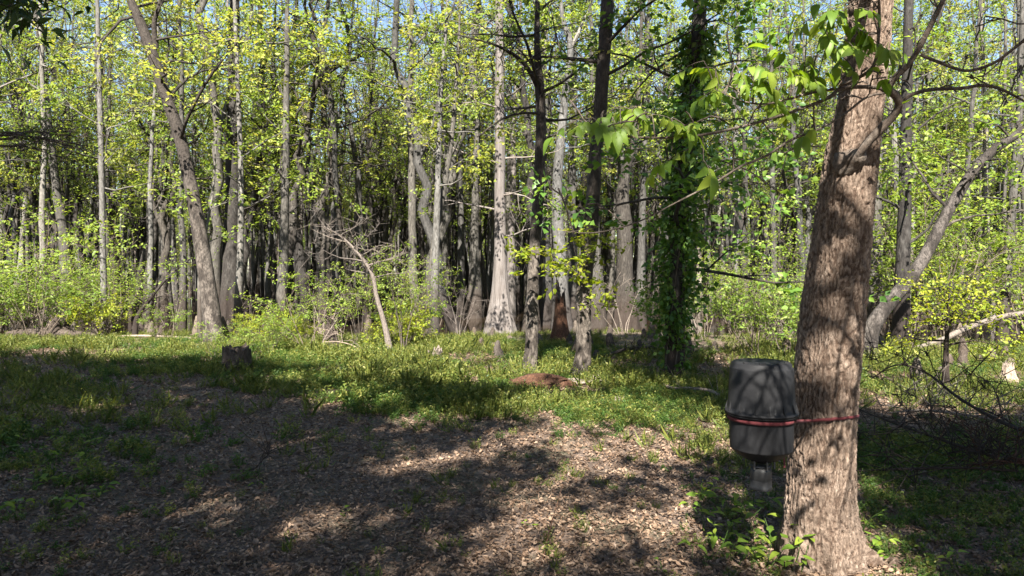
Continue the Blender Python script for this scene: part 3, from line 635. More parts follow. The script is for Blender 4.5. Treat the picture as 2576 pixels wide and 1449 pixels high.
# stumps
def stump(name, label, px, py, w, h, mat, seed, jag=.25, flare=.35, cone=0., hollow=True):
    r = np.random.default_rng(seed); p = gpt(px, py); Y = p[1]; R = w / 2 / F * Y; H = h / F * Y; t = thing(name, p, label, 'stump')
    seg, rings = 48, 18; th = np.linspace(0, 2 * math.pi, seg, endpoint=False); z = np.linspace(-.08, 1, rings)
    top = 1 + jag * fbm(np.column_stack([np.cos(th) * 2.6, np.sin(th) * 2.6, np.full(seg, seed * 1.7)]), 3)
    top += jag * .35 * r.normal(size=seg)
    rr = 1 + flare * np.exp(-np.clip(z, 0, 1)[:, None] * 4) + .10 * np.cos(7 * th + seed)[None] * (1 - z[:, None] * .5) + .06 * fbm(np.column_stack([np.tile(np.cos(th) * 4, rings), np.tile(np.sin(th) * 4, rings), np.repeat(z * 2, seg)]), 3).reshape(rings, seg)
    rr = rr * (1 - cone * np.clip(z, 0, 1)[:, None]) * R
    V = np.stack([rr * np.cos(th), rr * np.sin(th), z[:, None] * H * np.where(z[:, None] > .5, 1 + (top - 1) * (z[:, None] - .5) * 2, 1)], -1)
    mb = MB(); i = np.arange(rings - 1)[:, None] * seg; j = np.arange(seg)[None]; k = (j + 1) % seg
    mb.add(V, np.stack([i + j, i + k, i + seg + k, i + seg + j], -1).reshape(-1, 4)); mb.build('bark_shell' if hollow else 'trunk', M[mat], t)
    inn = []; zz = [1, .96, .9]; fr = [.995, .8, .35]
    for q, f in zip(zz, fr): inn.append(np.column_stack([V[-1, :, 0] * f, V[-1, :, 1] * f, V[-1, :, 2] * (q if f < .9 else 1) - (.02 if f < .9 else 0) + .012 * r.normal(size=seg) * (f < .9)]))
    inn = np.vstack(inn + [np.array([[0, 0, H * .86]])]); c = MB(); i = np.arange(2)[:, None] * seg
    o = 2 * seg; c.add(inn, np.stack([i + j, i + k, i + seg + k, i + seg + j], -1).reshape(-1, 4), np.column_stack([o + np.arange(seg), o + (np.arange(seg) + 1) % seg, np.full(seg, 3 * seg)]))
    c.build('cut_face', M['wet_wood' if mat != 'dead_wood' else 'dead_wood'], t)
    return t
stump('tree_stump', 'grey weathered sawn stump standing in the sunlit weeds', 595, 938, 66, 64, 'wet_wood', 3, .2, .3)
stump('jagged_stump', 'small pale jagged stump at the end of the sunny grass', 1094, 916, 38, 32, 'dead_wood', 5, .5, .3)
stump('broken_stump', 'dark cone-shaped broken stump crossed by a pale stick', 831, 890, 52, 74, 'wet_wood', 7, .5, .5, .72)
stump('red_stump', 'crumbling red-brown snag behind the two patchy trees', 1410, 856, 42, 104, 'rotten_wood', 9, .5, .35, .5)
stump('swamp_stump', 'sunlit buttressed stump at the water beyond the lime sapling', 2536, 960, 34, 44, 'dead_wood', 11, .3, .6, .35)

# cypress knees: single pegs of wood
KNEE = []
for k in range(4):
    r = np.random.default_rng(60 + k); H = 1.0; z = np.linspace(-.2, H, 9); x = np.cumsum(r.normal(0, .02, (9, 2)), 0)
    mb = MB(); mb.tube(np.column_stack([x, z]), .19 * (1 - np.clip(z, 0, 1)) ** .7 + .055, 9, rough(.3, 9, 3, k)); KNEE.append([mb.mesh('knee', M[m]) for m in ('wet_wood', 'bark_sapling')])
rk = np.random.default_rng(21)
def knees(n, px0, px1, y0, y1, h0, h1, label, group):
    for k in range(n):
        y = rk.uniform(y0, y1); x = (rk.uniform(px0, px1) - CX) / F * y
        o = link('cypress_knee', KNEE[k % 4][k % 2], None, (x, y, float(gz(x, y)))); h = rk.uniform(h0, h1); o.scale = (.3 + h * .5,) * 2 + (h,); o.rotation_euler = (0, 0, rk.uniform(0, 6))
        tag(o, ('stubby' if h < h0 + (h1 - h0) * .33 else 'tall' if h > h0 + (h1 - h0) * .66 else 'middling') + ' ' + ('dark' if k % 2 == 0 else 'brown') + ' cypress knee ' + place(x, y, (11, 13, 15.5, 18)).replace('behind', 'beyond'), 'cypress knee', group)
knees(34, 40, 560, 17.2, 20.5, .2, .55, 'short dark cypress knee on the mud below the thicket', 'cypress knees below the thicket')
knees(14, 560, 1080, 17, 20.5, .2, .6, 'short cypress knee at the water behind the old stump', 'cypress knees behind the old stump')
knees(22, 1100, 1560, 12.5, 19.5, .12, .4, 'short cypress knee on the mud around the fluted cypress', 'cypress knees round the fluted cypress')
knees(20, 1600, 2020, 11.5, 18, .15, .5, 'short cypress knee in the shade behind the feeder', 'cypress knees behind the feeder')
knees(20, 2170, 2560, 9.5, 14.5, .1, .4, 'short cypress knee on the mud beyond the big trunk', 'cypress knees beyond the big trunk')

# fallen logs, sticks and brush
def log(name, label, pts, mat, seed, cat, twigs=0, tl=.5, seg=10, lift=.02, rgh=(.15, 14, 6), per=6):
    """pts: (px, py on the ground or None, depth, height above ground, radius)"""
    r = np.random.default_rng(seed); P = []
    for px, Y, h, rad in pts:
        x = (px - CX) / F * Y; P.append([x, Y, float(gz(x, Y)) + h, rad])
    Q = smooth_path(P, per); base = Q[len(Q) // 2, :3].copy(); base[2] = float(gz(base[0], base[1])); t = thing(name, base, label, cat)
    mb = MB(); sh = rough(*rgh, seed); mb.tube(Q[:, :3], Q[:, 3], seg, lambda th, z, R: 1 + rgh[0] * fbm(np.stack([np.cos(th).ravel() * 1.5 + seed, np.sin(th).ravel() * 1.5, np.repeat(np.arange(len(Q)) * .5, th.shape[1])], 1), 3).reshape(th.shape)); mb.build('stem', M[mat], t, base)
    if twigs:
        w, an = crown(Q[:, :3], Q[:, 3], twigs, .15, 1, tl, r, .2, .0, 3.0, 2, upstart=.5)
        for q in w: q.build('twig', M[mat], t, base)
    return t
log('pale_stick', 'bare whitish curved stick lying before the vine-covered tree', [(1650, 9.9, .16, .012), (1665, 9.6, .08, .016), (1690, 9.25, .06, .02), (1740, 9.0, .09, .02), (1790, 8.7, .1, .018), (1828, 8.4, .04, .015)], 'dead_wood', 1, 'stick', 3, .3)
log('fallen_log', 'long pale fallen log along the far edge of the grass', [(290, 17.2, .04, .026), (360, 17.0, .06, .03), (430, 16.9, .05, .032), (500, 16.6, .04, .03)], 'dead_wood', 2, 'log')
log('mossy_log', 'dark rotting log on the mud below the thicket', [(20, 17.6, .08, .10), (100, 17.4, .12, .13), (170, 17.3, .1, .11), (240, 17.1, .06, .07)], 'wet_wood', 3, 'log', 5, .5)
log('sloping_log', 'pale log sloping from the mud out over the water', [(2290, 13.6, .10, .045), (2360, 14.0, .24, .055), (2440, 14.6, .46, .06), (2540, 15.4, .70, .06), (2640, 16, .82, .06)], 'twig_grey', 4, 'log')
log('dark_log', 'thin dark fallen pole in the shadow by the knobbly tree', [(1520, 12.4, .1, .03), (1580, 12.8, .2, .03), (1650, 13.2, .2, .025)], 'wet_wood', 5, 'log', 5, .5)
log('brush_branch', 'dark arching dead branch hanging over the sunlit mud', [(2720, 5.0, .35, .02), (2560, 5.6, .33, .017), (2420, 6.4, .42, .014), (2330, 7.0, .58, .011), (2255, 7.3, .62, .008), (2190, 7.4, .45, .004)], 'bark_dark', 6, 'dead branch', 12, .55)
log('brush_branch', 'long black dead branch slanting down towards the brush', [(2160, 7.5, .1, .006), (2240, 6.7, .16, .010), (2360, 6.0, .16, .013), (2480, 5.6, .12, .015), (2640, 5.2, .1, .016)], 'bark_dark', 7, 'dead branch', 13, .5)
log('brush_branch', 'dead reddish branch poking in low over the brush', [(2430, 5.2, .12, .006), (2490, 5.0, .2, .012), (2580, 4.8, .27, .018), (2700, 4.6, .3, .02)], 'rotten_wood', 8, 'dead branch', 7, .4)
log('brush_branch', 'tangle of dark twigs lying across the shady weeds', [(2150, 5.4, .03, .006), (2280, 5.2, .10, .010), (2420, 5.0, .16, .010), (2560, 4.7, .22, .009)], 'bark_dark', 9, 'dead branch', 16, .55)
log('brush_branch', 'loose twiggy dead branch on the mud behind the brush', [(2230, 7.6, .04, .006), (2320, 7.4, .12, .012), (2430, 7.0, .16, .012), (2530, 6.8, .14, .008)], 'twig_grey', 10, 'dead branch', 14, .5)
log('thin_stick', 'thin upright bare twig standing in the leaf litter', [(1362, 3.75, .0, .004), (1385, 4.0, .11, .0035), (1415, 4.3, .26, .002)], 'rotten_wood', 12, 'stick', 0, rgh=(.1, 9, 9), seg=6)
log('grass_stick', 'thin dry twig lying on the shaded leaf litter', [(560, 5.5, .02, .005), (640, 5.45, .05, .006), (660, 5.6, .12, .003)], 'wet_wood', 13, 'stick', 2, .2, seg=6)
log('grey_stick', 'pale grey stick lying on the leaves near the grass edge', [(745, 6.05, .015, .006), (800, 6.15, .03, .008), (850, 6.3, .02, .006)], 'dead_wood', 14, 'stick', 0, seg=6)
log('crossing_stick', 'pale forked stick leaning across the dark broken stump', [(800, 13.4, .02, .014), (815, 13.5, .3, .013), (835, 13.5, .55, .011), (850, 13.6, .72, .007)], 'dead_wood', 15, 'stick', 3, .4, seg=6)
log('bowed_stick', 'pale bowed branch lying low beside the dark broken stump', [(812, 13.2, .28, .008), (850, 13.2, .28, .01), (890, 13.1, .22, .012), (925, 13.1, .02, .012)], 'dead_wood', 16, 'stick', 3, .5, seg=6)

def rotten_log():
    r = np.random.default_rng(31); p = gpt(1360, 975); t = thing('rotten_log', p, 'crumbling red-brown rotten log at the foot of the forked tree', 'log')
    mb = MB()
    for k in range(34):
        L = r.uniform(.14, .5); c = np.array([r.uniform(-.42, .42), r.uniform(-.12, .12), 0]); hgt = .2 * math.exp(-(c[0] / .38) ** 2) * (1 - abs(c[1]) / .2); a = r.normal(0, .28)
        d = np.array([math.cos(a), math.sin(a) * .5, r.normal(-.05, .14)]); z = hgt * r.uniform(.2, 1)
        q = np.array([c + d * L * s + [0, 0, z + .02 * math.sin(s * 5 + k)] for s in np.linspace(-.5, .5, 6)])
        mb.tube(q, r.uniform(.012, .034) * np.array([.3, .8, 1, 1, .8, .25]), 6, lambda th, z, R: 1 + .35 * np.cos(3 * th + z * 20))
    mb.build('splinter', M['rotten_wood'], t)
    co = MB(); x = np.linspace(-.5, .5, 14); co.tube(np.column_stack([x, .02 * np.sin(x * 7), .05 + .02 * np.cos(x * 5)]), .115 * np.cos(x * 2.7) + .02, 18, rough(.55, 12, 9, 2)); co.build('heartwood', M['rotten_wood'], t)
rotten_log()
def pale_roots():
    p = gpt(1470, 965); t = thing('bare_root', p, 'pale barkless split root slab at the foot of the flared tree', 'root'); r = np.random.default_rng(32); mb = MB()
    for k in range(9):
        a = r.uniform(-.5, .5); s = r.uniform(-.28, .2); q = smooth_path([[s - .2, .05 * k - .2, .02], [s, .04 * k - .2, .05 + .03 * r.uniform()], [s + .2, .03 * k - .18 + a * .1, .03], [s + .34, .03 * k - .2, -.02]], 4)
        mb.tube(q, .028 * r.uniform(.6, 1.3) * np.linspace(1, .4, len(q)), 8, rough(.3, 10, 5, k))
    mb.build('root', M['dead_wood'], t); s_ = MB()
    for k in range(5):
        q = np.array([[.13 + .02 * k, .03 * k - .05, 0], [.14 + .025 * k, .03 * k - .05, .07], [.12 + .03 * k, .03 * k - .05, .10 + .05 * r.uniform()]]); s_.tube(q, [.02, .014, .003], 5)
    s_.build('splinter', M['dead_wood'], t)
pale_roots()
def chip():
    p = gpt(1562, 1022); t = thing('wood_chip', p, 'pale split wood chip standing up from the sunlit weeds', 'wood chip'); mb = MB(); r = np.random.default_rng(33)
    for k in range(6):
        a = r.uniform(-1.2, 1.2); mb.tube(np.array([[.02 * k - .06, 0, 0], [.02 * k - .06 + .03 * a, .01 * k, .07], [.02 * k - .06 + .07 * a, .01 * k, .09 + .06 * r.uniform()]]), [.022, .016, .004], 5)
    mb.build('splinter', M['dead_wood'], t)
chip()

# ------------------------------------------------------------------ the big tree with its bough and leaves
TY = 3.78
FUR = []
def big_tree():
    path = [(2088, 1500, 270), (2080, 1449, 222), (2066, 1390, 196), (2063, 1300, 172), (2066, 1200, 158), (2073, 1050, 152), (2083, 920, 152), (2096, 780, 150), (2110, 650, 142), (2126, 510, 134), (2140, 400, 130), (2160, 280, 114), (2178, 140, 110), (2190, 0, 108), (2215, -300, 100), (2250, -800, 84), (2290, -1600, 60), (2300, -2600, 30), (2330, -3400, 8)]
    P = np.array([[*at(px, py, TY), w / 2 / F * TY] for px, py, w in path]); base = np.array([P[1, 0], TY, float(gz(P[1, 0], TY))])
    P[0, 2] = base[2] - .12
    t = thing('big_tree', base, 'thick grey-brown furrowed trunk with the feeder strapped to it', 'tree')
    lo = smooth_path(P[:15], 48); z = lo[:, 2]; seg = 220
    def sh(th, zz, R):
        fl = np.clip(1 - (zz - base[2]) / .38, 0, 1) ** 1.5
        b = 1 + .12 * fl * np.cos(5 * th + 1.2 + 2 * zz) + .14 * fl * np.cos(8 * th + .5) + .06 * fl * np.cos(13 * th + 2) + .035 * np.cos(2 * th + zz * 1.3) + .025 * np.cos(3 * th - zz * 2.1)
        r = R.mean(1, keepdims=True)
        q = np.stack([(np.cos(th) * r * 46).ravel(), (np.sin(th) * r * 46).ravel(), (zz * 13).ravel()], 1)
        w = q + .8 * np.column_stack([perlin(q * .3 + 5), perlin(q * .3 + 9), perlin(q * .3 + 2)])
        n = 1 - 2 * np.abs(perlin(w)); n2_ = 1 - 2 * np.abs(perlin(w * np.array([[2.1, 2.1, 3.2]]) + 31))
        h = -(np.clip(n, 0, 1) ** 2.2) * .013 - np.clip(n2_, 0, 1) ** 2 * .006 + .005 * perlin(q * 1.6 + 50)
        FUR.append(np.clip(n, 0, 1) ** 2.2 * .8 + np.clip(n2_, 0, 1) ** 3 * .5)
        return b + h.reshape(th.shape) / r
    mb = MB(); mb.tube(lo[:, :3], lo[:, 3], seg, sh, cap=False); to = mb.build('trunk', M['bark_big'], t, base); fa = to.data.attributes.new('furrow', 'FLOAT', 'POINT'); fa.data.foreach_set('value', FUR[0].astype('f'))
    up = smooth_path(P[14:], 8); ub = MB(); ub.tube(up[:, :3], up[:, 3], 18, rough(.06, 16, 3)); r = np.random.default_rng(50)
    w, an = crown(up[:, :3], up[:, 3], 18, .1, 1, 2.6, r, .22, .03, 1.5, 2); ub = join(ub, *w); ub.build('upper_trunk', M['bark_big'], t, base)
    an = an[(an[:, 1] > 4.2) | (an[:, 2] > 5.5)]; foliage(an, 3, .14, .11, r, .5).build('crown', M['leaf_green'], t, base)
    # knot where the bough leaves the trunk
    k = MB(); kc = at(2146, 398, 3.64); th = np.linspace(0, 1, 7); k.tube(np.array([kc + np.array([.0, .03, -.01]) * (1 - s) * 2 + np.array([.012, -.055, .012]) * s for s in th]), [.085, .08, .068, .06, .05, .042, .034], 18, rough(.25, 40, 20, 4)); k.build('knot', M['bark_branch'], t, base)
    return t, base
BT, BB = big_tree()
def leaf_mesh(seed, wid, droop, fold):
    mb = MB(); n = 7; s = np.linspace(0, 1, n); w = wid * np.sin(np.pi * np.clip(s, 0, 1) ** .8) ** .85 * (1 - .25 * s); w[0] = .012; w[-1] = .0
    y = s - .12 * droop * s ** 2; z = -droop * s ** 2 * .55 + .04 * np.sin(s * 5 + seed)
    c = np.column_stack([0 * s, y, z]); l = c + np.column_stack([-w, 0 * s, w * fold]); r = c + np.column_stack([w, 0 * s, w * fold])
    v = np.concatenate([c, l, r]); i = np.arange(n - 1)
    mb.add(v, np.concatenate([np.stack([i, i + 1, n + i + 1, n + i], 1), np.stack([2 * n + i, 2 * n + i + 1, i + 1, i], 1)])); return mb.mesh('leaf', M['leaf_broad'])
LEAF = [leaf_mesh(k, w, d, f) for k, (w, d, f) in enumerate([(.24, .5, .25), (.27, .8, .35), (.21, .3, .2), (.25, 1.1, .45), (.30, .6, .3)])]
LR = np.random.default_rng(90)
N_LEAF = [0]
def put_leaf(parent, origin, p, d, nrm, s):
    o = link('leaf', LEAF[LR.integers(len(LEAF))], parent); o.matrix_local = frame_matrix(np.asarray(p) - origin, d, nrm, s); N_LEAF[0] += 1; return o
def compound(parent, origin, mb, p, d, L, k, s):
    """a hanging leaf stalk with paired leaflets and one at the tip"""
    pts = [p]; dd = unit(d)
    for i in range(4): dd = unit(dd + np.array([0, 0, -.16]) + LR.normal(0, .06, 3)); pts.append(pts[-1] + dd * L / 4)
    pts = np.array(pts); mb.tube(pts, np.linspace(.0018, .001, 5), 4, cap=False)
    side = unit(np.cross(dd, [0, 0, 1.])); nr = unit(np.cross(side, dd))
    for j in range(k):
        f = .45 + .5 * j / max(1, k - 1); q = pts[0] + (pts[-1] - pts[0]) * f
        for sg in (-1, 1): put_leaf(parent, origin, q, dd * .6 + side * sg * .8 + np.array([0, 0, -.25 + LR.normal(0, .2)]), nr + LR.normal(0, .25, 3), s * LR.uniform(.75, 1.1))
    put_leaf(parent, origin, pts[-1], dd, nr + LR.normal(0, .2, 3), s * 1.15)
def bough():
    def b(*pts): return smooth_path([[*at(px, py, Y), w / 2 / F * Y] for px, py, Y, w in pts], 7)
    main = b((2150, 405, 3.62, 22), (2162, 385, 3.58, 21), (2200, 340, 3.52, 20), (2240, 300, 3.47, 20), (2262, 265, 3.43, 21), (2252, 240, 3.40, 20), (2232, 226, 3.36, 18))
    up = b((2232, 228, 3.36, 15), (2252, 195, 3.32, 15), (2285, 162, 3.28, 14), (2310, 125, 3.24, 14), (2338, 70, 3.20, 13), (2372, 0, 3.15, 12), (2420, -110, 3.1, 11), (2480, -300, 3.0, 8))
    lf = b((2232, 228, 3.36, 12), (2195, 219, 3.31, 11), (2120, 222, 3.26, 10), (2085, 245, 3.22, 9), (2030, 268, 3.18, 8), (1960, 292, 3.14, 8), (1880, 315, 3.1, 7), (1800, 333, 3.06, 7), (1720, 345, 3.0, 6), (1620, 346, 2.96, 5), (1540, 338, 2.93, 3.5), (1470, 312, 2.9, 2))
    l2 = b((2120, 222, 3.26, 7), (2050, 232, 3.2, 6), (1980, 250, 3.14, 5), (1920, 262, 3.1, 4.5), (1860, 252, 3.05, 3.5), (1800, 225, 3.0, 2.2))
    up2 = b((2112, 215, 3.25, 9), (2150, 200, 3.2, 9), (2190, 175, 3.15, 8.5), (2205, 140, 3.12, 8), (2212, 60, 3.06, 7), (2210, -10, 3.0, 6), (2200, -150, 2.9, 4))
    rt = b((2262, 262, 3.43, 10), (2290, 240, 3.42, 9), (2340, 226, 3.4, 8.5), (2420, 222, 3.36, 8), (2470, 215, 3.33, 7.5), (2520, 225, 3.3, 7), (2590, 262, 3.28, 5), (2700, 320, 3.2, 3))
    r2 = b((2316, 138, 3.24, 8), (2370, 160, 3.2, 8), (2430, 178, 3.16, 8), (2490, 163, 3.12, 8), (2540, 130, 3.08, 7.5), (2590, 85, 3.05, 7), (2660, -20, 3, 5))
    low = b((2232, 232, 3.37, 8), (2180, 245, 3.3, 6), (2120, 290, 3.26, 5.5), (2060, 325, 3.22, 5.5), (1990, 352, 3.18, 6), (1930, 390, 3.14, 6), (1862, 420, 3.1, 6.5), (1800, 458, 3.06, 5), (1700, 510, 3.02, 4), (1600, 560, 3.0, 3.5), (1500, 585, 2.97, 3), (1420, 582, 2.95, 2))
    l3 = b((1862, 420, 3.1, 4), (1900, 440, 3.12, 3.5), (1960, 485, 3.12, 2.5), (2000, 520, 3.1, 1.5))
    l4 = b((1990, 352, 3.18, 3), (1970, 420, 3.18, 2.5), (1950, 490, 3.18, 2), (1925, 640, 3.2, 1.2))
    mb = MB()
    for q in (main, up, lf, l2, up2, rt, r2, low, l3, l4): mb.tube(q[:, :3], q[:, 3], 12 if q is main else 8, lambda th, z, R: 1 + .06 * np.cos(2 * th + z * 30) + .05 * np.cos(3 * th + z * 71))
    for q, k in ((up, 6), (rt, 7), (r2, 6), (up2, 5), (lf, 8), (low, 9), (l2, 4)):
        tw = []; 
        for j in range(k):
            i = LR.integers(4, len(q) - 1); p = q[i, :3]; d = unit(np.array([LR.normal(0, .5), LR.normal(0, .6), LR.normal(.4, .5)])); grow_limb(mb, p, d, LR.uniform(.07, .22), .003, 1, 2, [], LR, .25, .02, 8, [])
    br = MB(); stems = MB(); holder = link('branch', mb.mesh('branch', M['bark_branch'], BB), BT)
    spots = [(2080, 100, 3.05, 7, -.1), (2130, 40, 3.0, 6, .2), (2060, 60, 3.04, 6, -.5), (2160, 100, 3.03, 6, .1), (1985, 220, 3.12, 6, .1), (2030, 210, 3.14, 6, -.2), (1905, 180, 3.05, 6, .1), (1600, 290, 2.97, 6, .1), (1540, 315, 2.94, 6, -.2), (1440, 330, 2.92, 5, -1), (1490, 318, 2.92, 7, -.4), (1520, 300, 2.95, 5, .2), (1560, 290, 2.98, 6, .4), (1585, 320, 2.95, 6, -.2), (1640, 310, 2.98, 6, .2), (1690, 318, 3.0, 6, .6), (1720, 345, 3.0, 5, .2), (1735, 395, 3.03, 6, 0), (1770, 425, 3.05, 4, .3), (1690, 400, 3.0, 4, -.5),
             (1770, 175, 3.02, 6, -.8), (1800, 195, 3.0, 6, -.3), (1850, 185, 3.03, 7, 0), (1860, 235, 3.06, 6, -.6), (1900, 215, 3.06, 7, .3), (1935, 250, 3.1, 6, .2), (1960, 190, 3.1, 6, .4), (1820, 250, 3.05, 5, -.5), (1890, 270, 3.08, 5, -.2),
             (2010, 170, 3.12, 7, .1), (2050, 195, 3.15, 6, .3), (2075, 150, 3.1, 7, -.3), (2110, 120, 3.08, 6, 0), (2095, 60, 3.05, 7, -.2), (2140, 70, 3.02, 7, .3), (2150, 20, 3.0, 6, 0), (2180, 120, 3.06, 6, .6), (2120, 165, 3.12, 6, .2), (2170, 165, 3.1, 5, .7), (2030, 110, 3.06, 5, -.6), (2050, 330, 3.2, 4, -.3), (2010, 300, 3.18, 5, -.3), (2090, 10, 3.0, 5, -.5)]
    for px, py, Y, k, sx in spots:
        p = at(px, py - 22, Y); d = np.array([sx + LR.normal(0, .25), LR.normal(-.15, .4), LR.normal(-.05, .2)])
        compound(holder, BB, stems, p, d, LR.uniform(.09, .17), min(3, k // 2), LR.uniform(.06, .1))
        if k >= 6: compound(holder, BB, stems, p, np.array([-sx + LR.normal(0, .4), LR.normal(0, .5), -.2]), LR.uniform(.06, .14), 1, LR.uniform(.055, .09))
        allp = np.vstack([q[:, :3] for q in (lf, l2, up2, low, up)]); j = np.argmin(((allp - p) ** 2).sum(1)); e = allp[j]
        stems.tube(smooth_path([e, (e + p) / 2 + [0, 0, .015], p], 3), [.0025] * 6 + [.0018], 4, cap=False) if np.linalg.norm(e - p) < .6 else None
    for px, py, Y in ((2235, 105, 3.2), (2275, 135, 3.22), (2245, 350, 3.45), (2270, 262, 3.4), (2480, 570, 3.5), (2310, 345, 3.4)):
        put_leaf(holder, BB, at(px, py, Y), LR.normal(0, 1, 3), LR.normal(0, .4, 3) + [0, -.4, 1], .06)
    stems.build('leaf_stalk', M['bark_sapling'], holder, BB)
bough()
def shading_bough():
    """a second bough that reaches over the viewer's head and dapples trunk and feeder"""
    r = np.random.default_rng(96); mb = MB(); an = []; tw = []
    for pts, r0 in ((((1.95, 3.66, 3.3), (1.75, 2.9, 3.45), (1.5, 2.1, 3.3), (1.3, 1.3, 3.35), (1.0, .4, 3.6)), .03), (((1.62, 2.4, 3.38), (1.3, 2.1, 3.1), (1.05, 1.75, 3.0), (.8, 1.2, 3.05)), .016), (((1.4, 1.7, 3.3), (1.75, 1.5, 3.0), (2.0, 1.2, 2.9), (2.2, .7, 3.0)), .016),
                    (((1.2, 1.0, 3.4), (1.25, 1.25, 2.9), (1.1, 1.45, 2.6), (1.0, 1.3, 2.45)), .013), (((1.3, 1.3, 3.35), (1.5, 1.6, 2.8), (1.55, 1.5, 2.55)), .012), (((1.75, 1.5, 3.0), (1.7, 1.75, 2.75), (1.8, 1.6, 2.5)), .012)):
        q = smooth_path(pts, 7); mb.tube(q, np.linspace(r0, r0 * .35, len(q)), 7)
        for j in range(6): grow_limb(mb, q[r.integers(5, len(q))], np.array([r.normal(0, .7), r.normal(0, .5), r.normal(.1, .5)]), r.uniform(.2, .5), .008, 1, 2, an, r, .25, .05, 5, tw)
    # finer unseen shoots added along the sun's path to draw sharp shadows
    for pl, t0, r0 in (([(1.08, .95), (1.10, 1.06), (1.16, 1.13), (1.26, 1.18), (1.36, 1.4), (1.4, 1.75)], 2.3, .011), ([(1.21, .92), (1.20, 1.03), (1.235, 1.12), (1.26, 1.2), (1.3, 1.5), (1.35, 1.8)], 2.4, .012), ([(1.385, .9), (1.35, 1.02), (1.30, 1.11), (1.27, 1.2)], 2.35, .010),
                       ([(1.13, .90), (1.17, .97), (1.21, 1.06)], 2.4, .009), ([(1.30, .93), (1.29, 1.0), (1.25, 1.1)], 2.4, .008), ([(1.17, .70), (1.2, .8), (1.26, .88), (1.3, .98)], 2.75, .011), ([(1.33, .72), (1.31, .82), (1.3, .98), (1.25, 1.12)], 2.6, .010),
                       ([(1.66, .62), (1.72, .82), (1.82, .98), (1.86, 1.2), (1.80, 1.5)], 2.7, .012), ([(1.72, .95), (1.74, 1.2), (1.79, 1.42), (1.84, 1.75)], 2.4, .012), ([(1.92, 1.12), (1.88, 1.3), (1.87, 1.6)], 2.4, .010), ([(1.75, .35), (1.8, .55), (1.82, .8), (1.84, 1.0)], 3.0, .012)):
        q = np.array([np.array([x, 3.27 if x < 1.5 else 3.62, z]) - SDIR * (t0 + .12 * k) for k, (x, z) in enumerate(pl)]); q = smooth_path(q, 6); mb.tube(q, np.linspace(r0 * .6, r0, len(q)), 6)
        for j in range(3): grow_limb(mb, q[r.integers(2, len(q) - 1)], np.array([r.normal(0, .8), r.normal(0, .3), r.normal(0, .6)]), r.uniform(.10, .22), .007, 1, 2, [], r, .25, -.02, 5, [])
    an = np.array(an); q = an[(an[:, 2] - EYE > .46 * an[:, 1]) & (r.uniform(size=len(an)) < .07)]
    mb.build('branch', M['bark_branch'], BT, BB); foliage(q, 2, .05, .1, r, .5).build('foliage', M['leaf_green'], BT, BB)
shading_bough()

# ------------------------------------------------------------------ the feeder on the trunk
FY = 3.42
def lathe(mb, prof, c, seg=64, wob=None):
    th = np.linspace(0, 2 * math.pi, seg, endpoint=False); pr = np.array(prof); n = len(pr)
    R = pr[:, 0][:, None] * np.ones(seg)
    if wob: R = R + wob(th[None], pr[:, 1][:, None])
    v = np.stack([c[0] + R * np.cos(th), c[1] + R * np.sin(th), (c[2] + pr[:, 1])[:, None] * np.ones(seg)], -1)
    i = np.arange(n - 1)[:, None] * seg; j = np.arange(seg)[None]; k = (j + 1) % seg
    mb.add(v, np.stack([i + j, i + k, i + seg + k, i + seg + j], -1).reshape(-1, 4))
def boxm(mb, lo, hi, taper=0.):
    lo, hi = np.array(lo), np.array(hi); v = np.array([[x, y, z] for z in (lo[2], hi[2]) for x, y in ((lo[0], lo[1]), (hi[0], lo[1]), (hi[0], hi[1]), (lo[0], hi[1]))], float)
    if taper: c = (lo + hi) / 2; v[:4, :2] = c[:2] + (v[:4, :2] - c[:2]) * (1 + taper)
    mb.add(v, [[3, 2, 1, 0], [4, 5, 6, 7], [0, 1, 5, 4], [1, 2, 6, 5], [2, 3, 7, 6], [3, 0, 4, 7]])
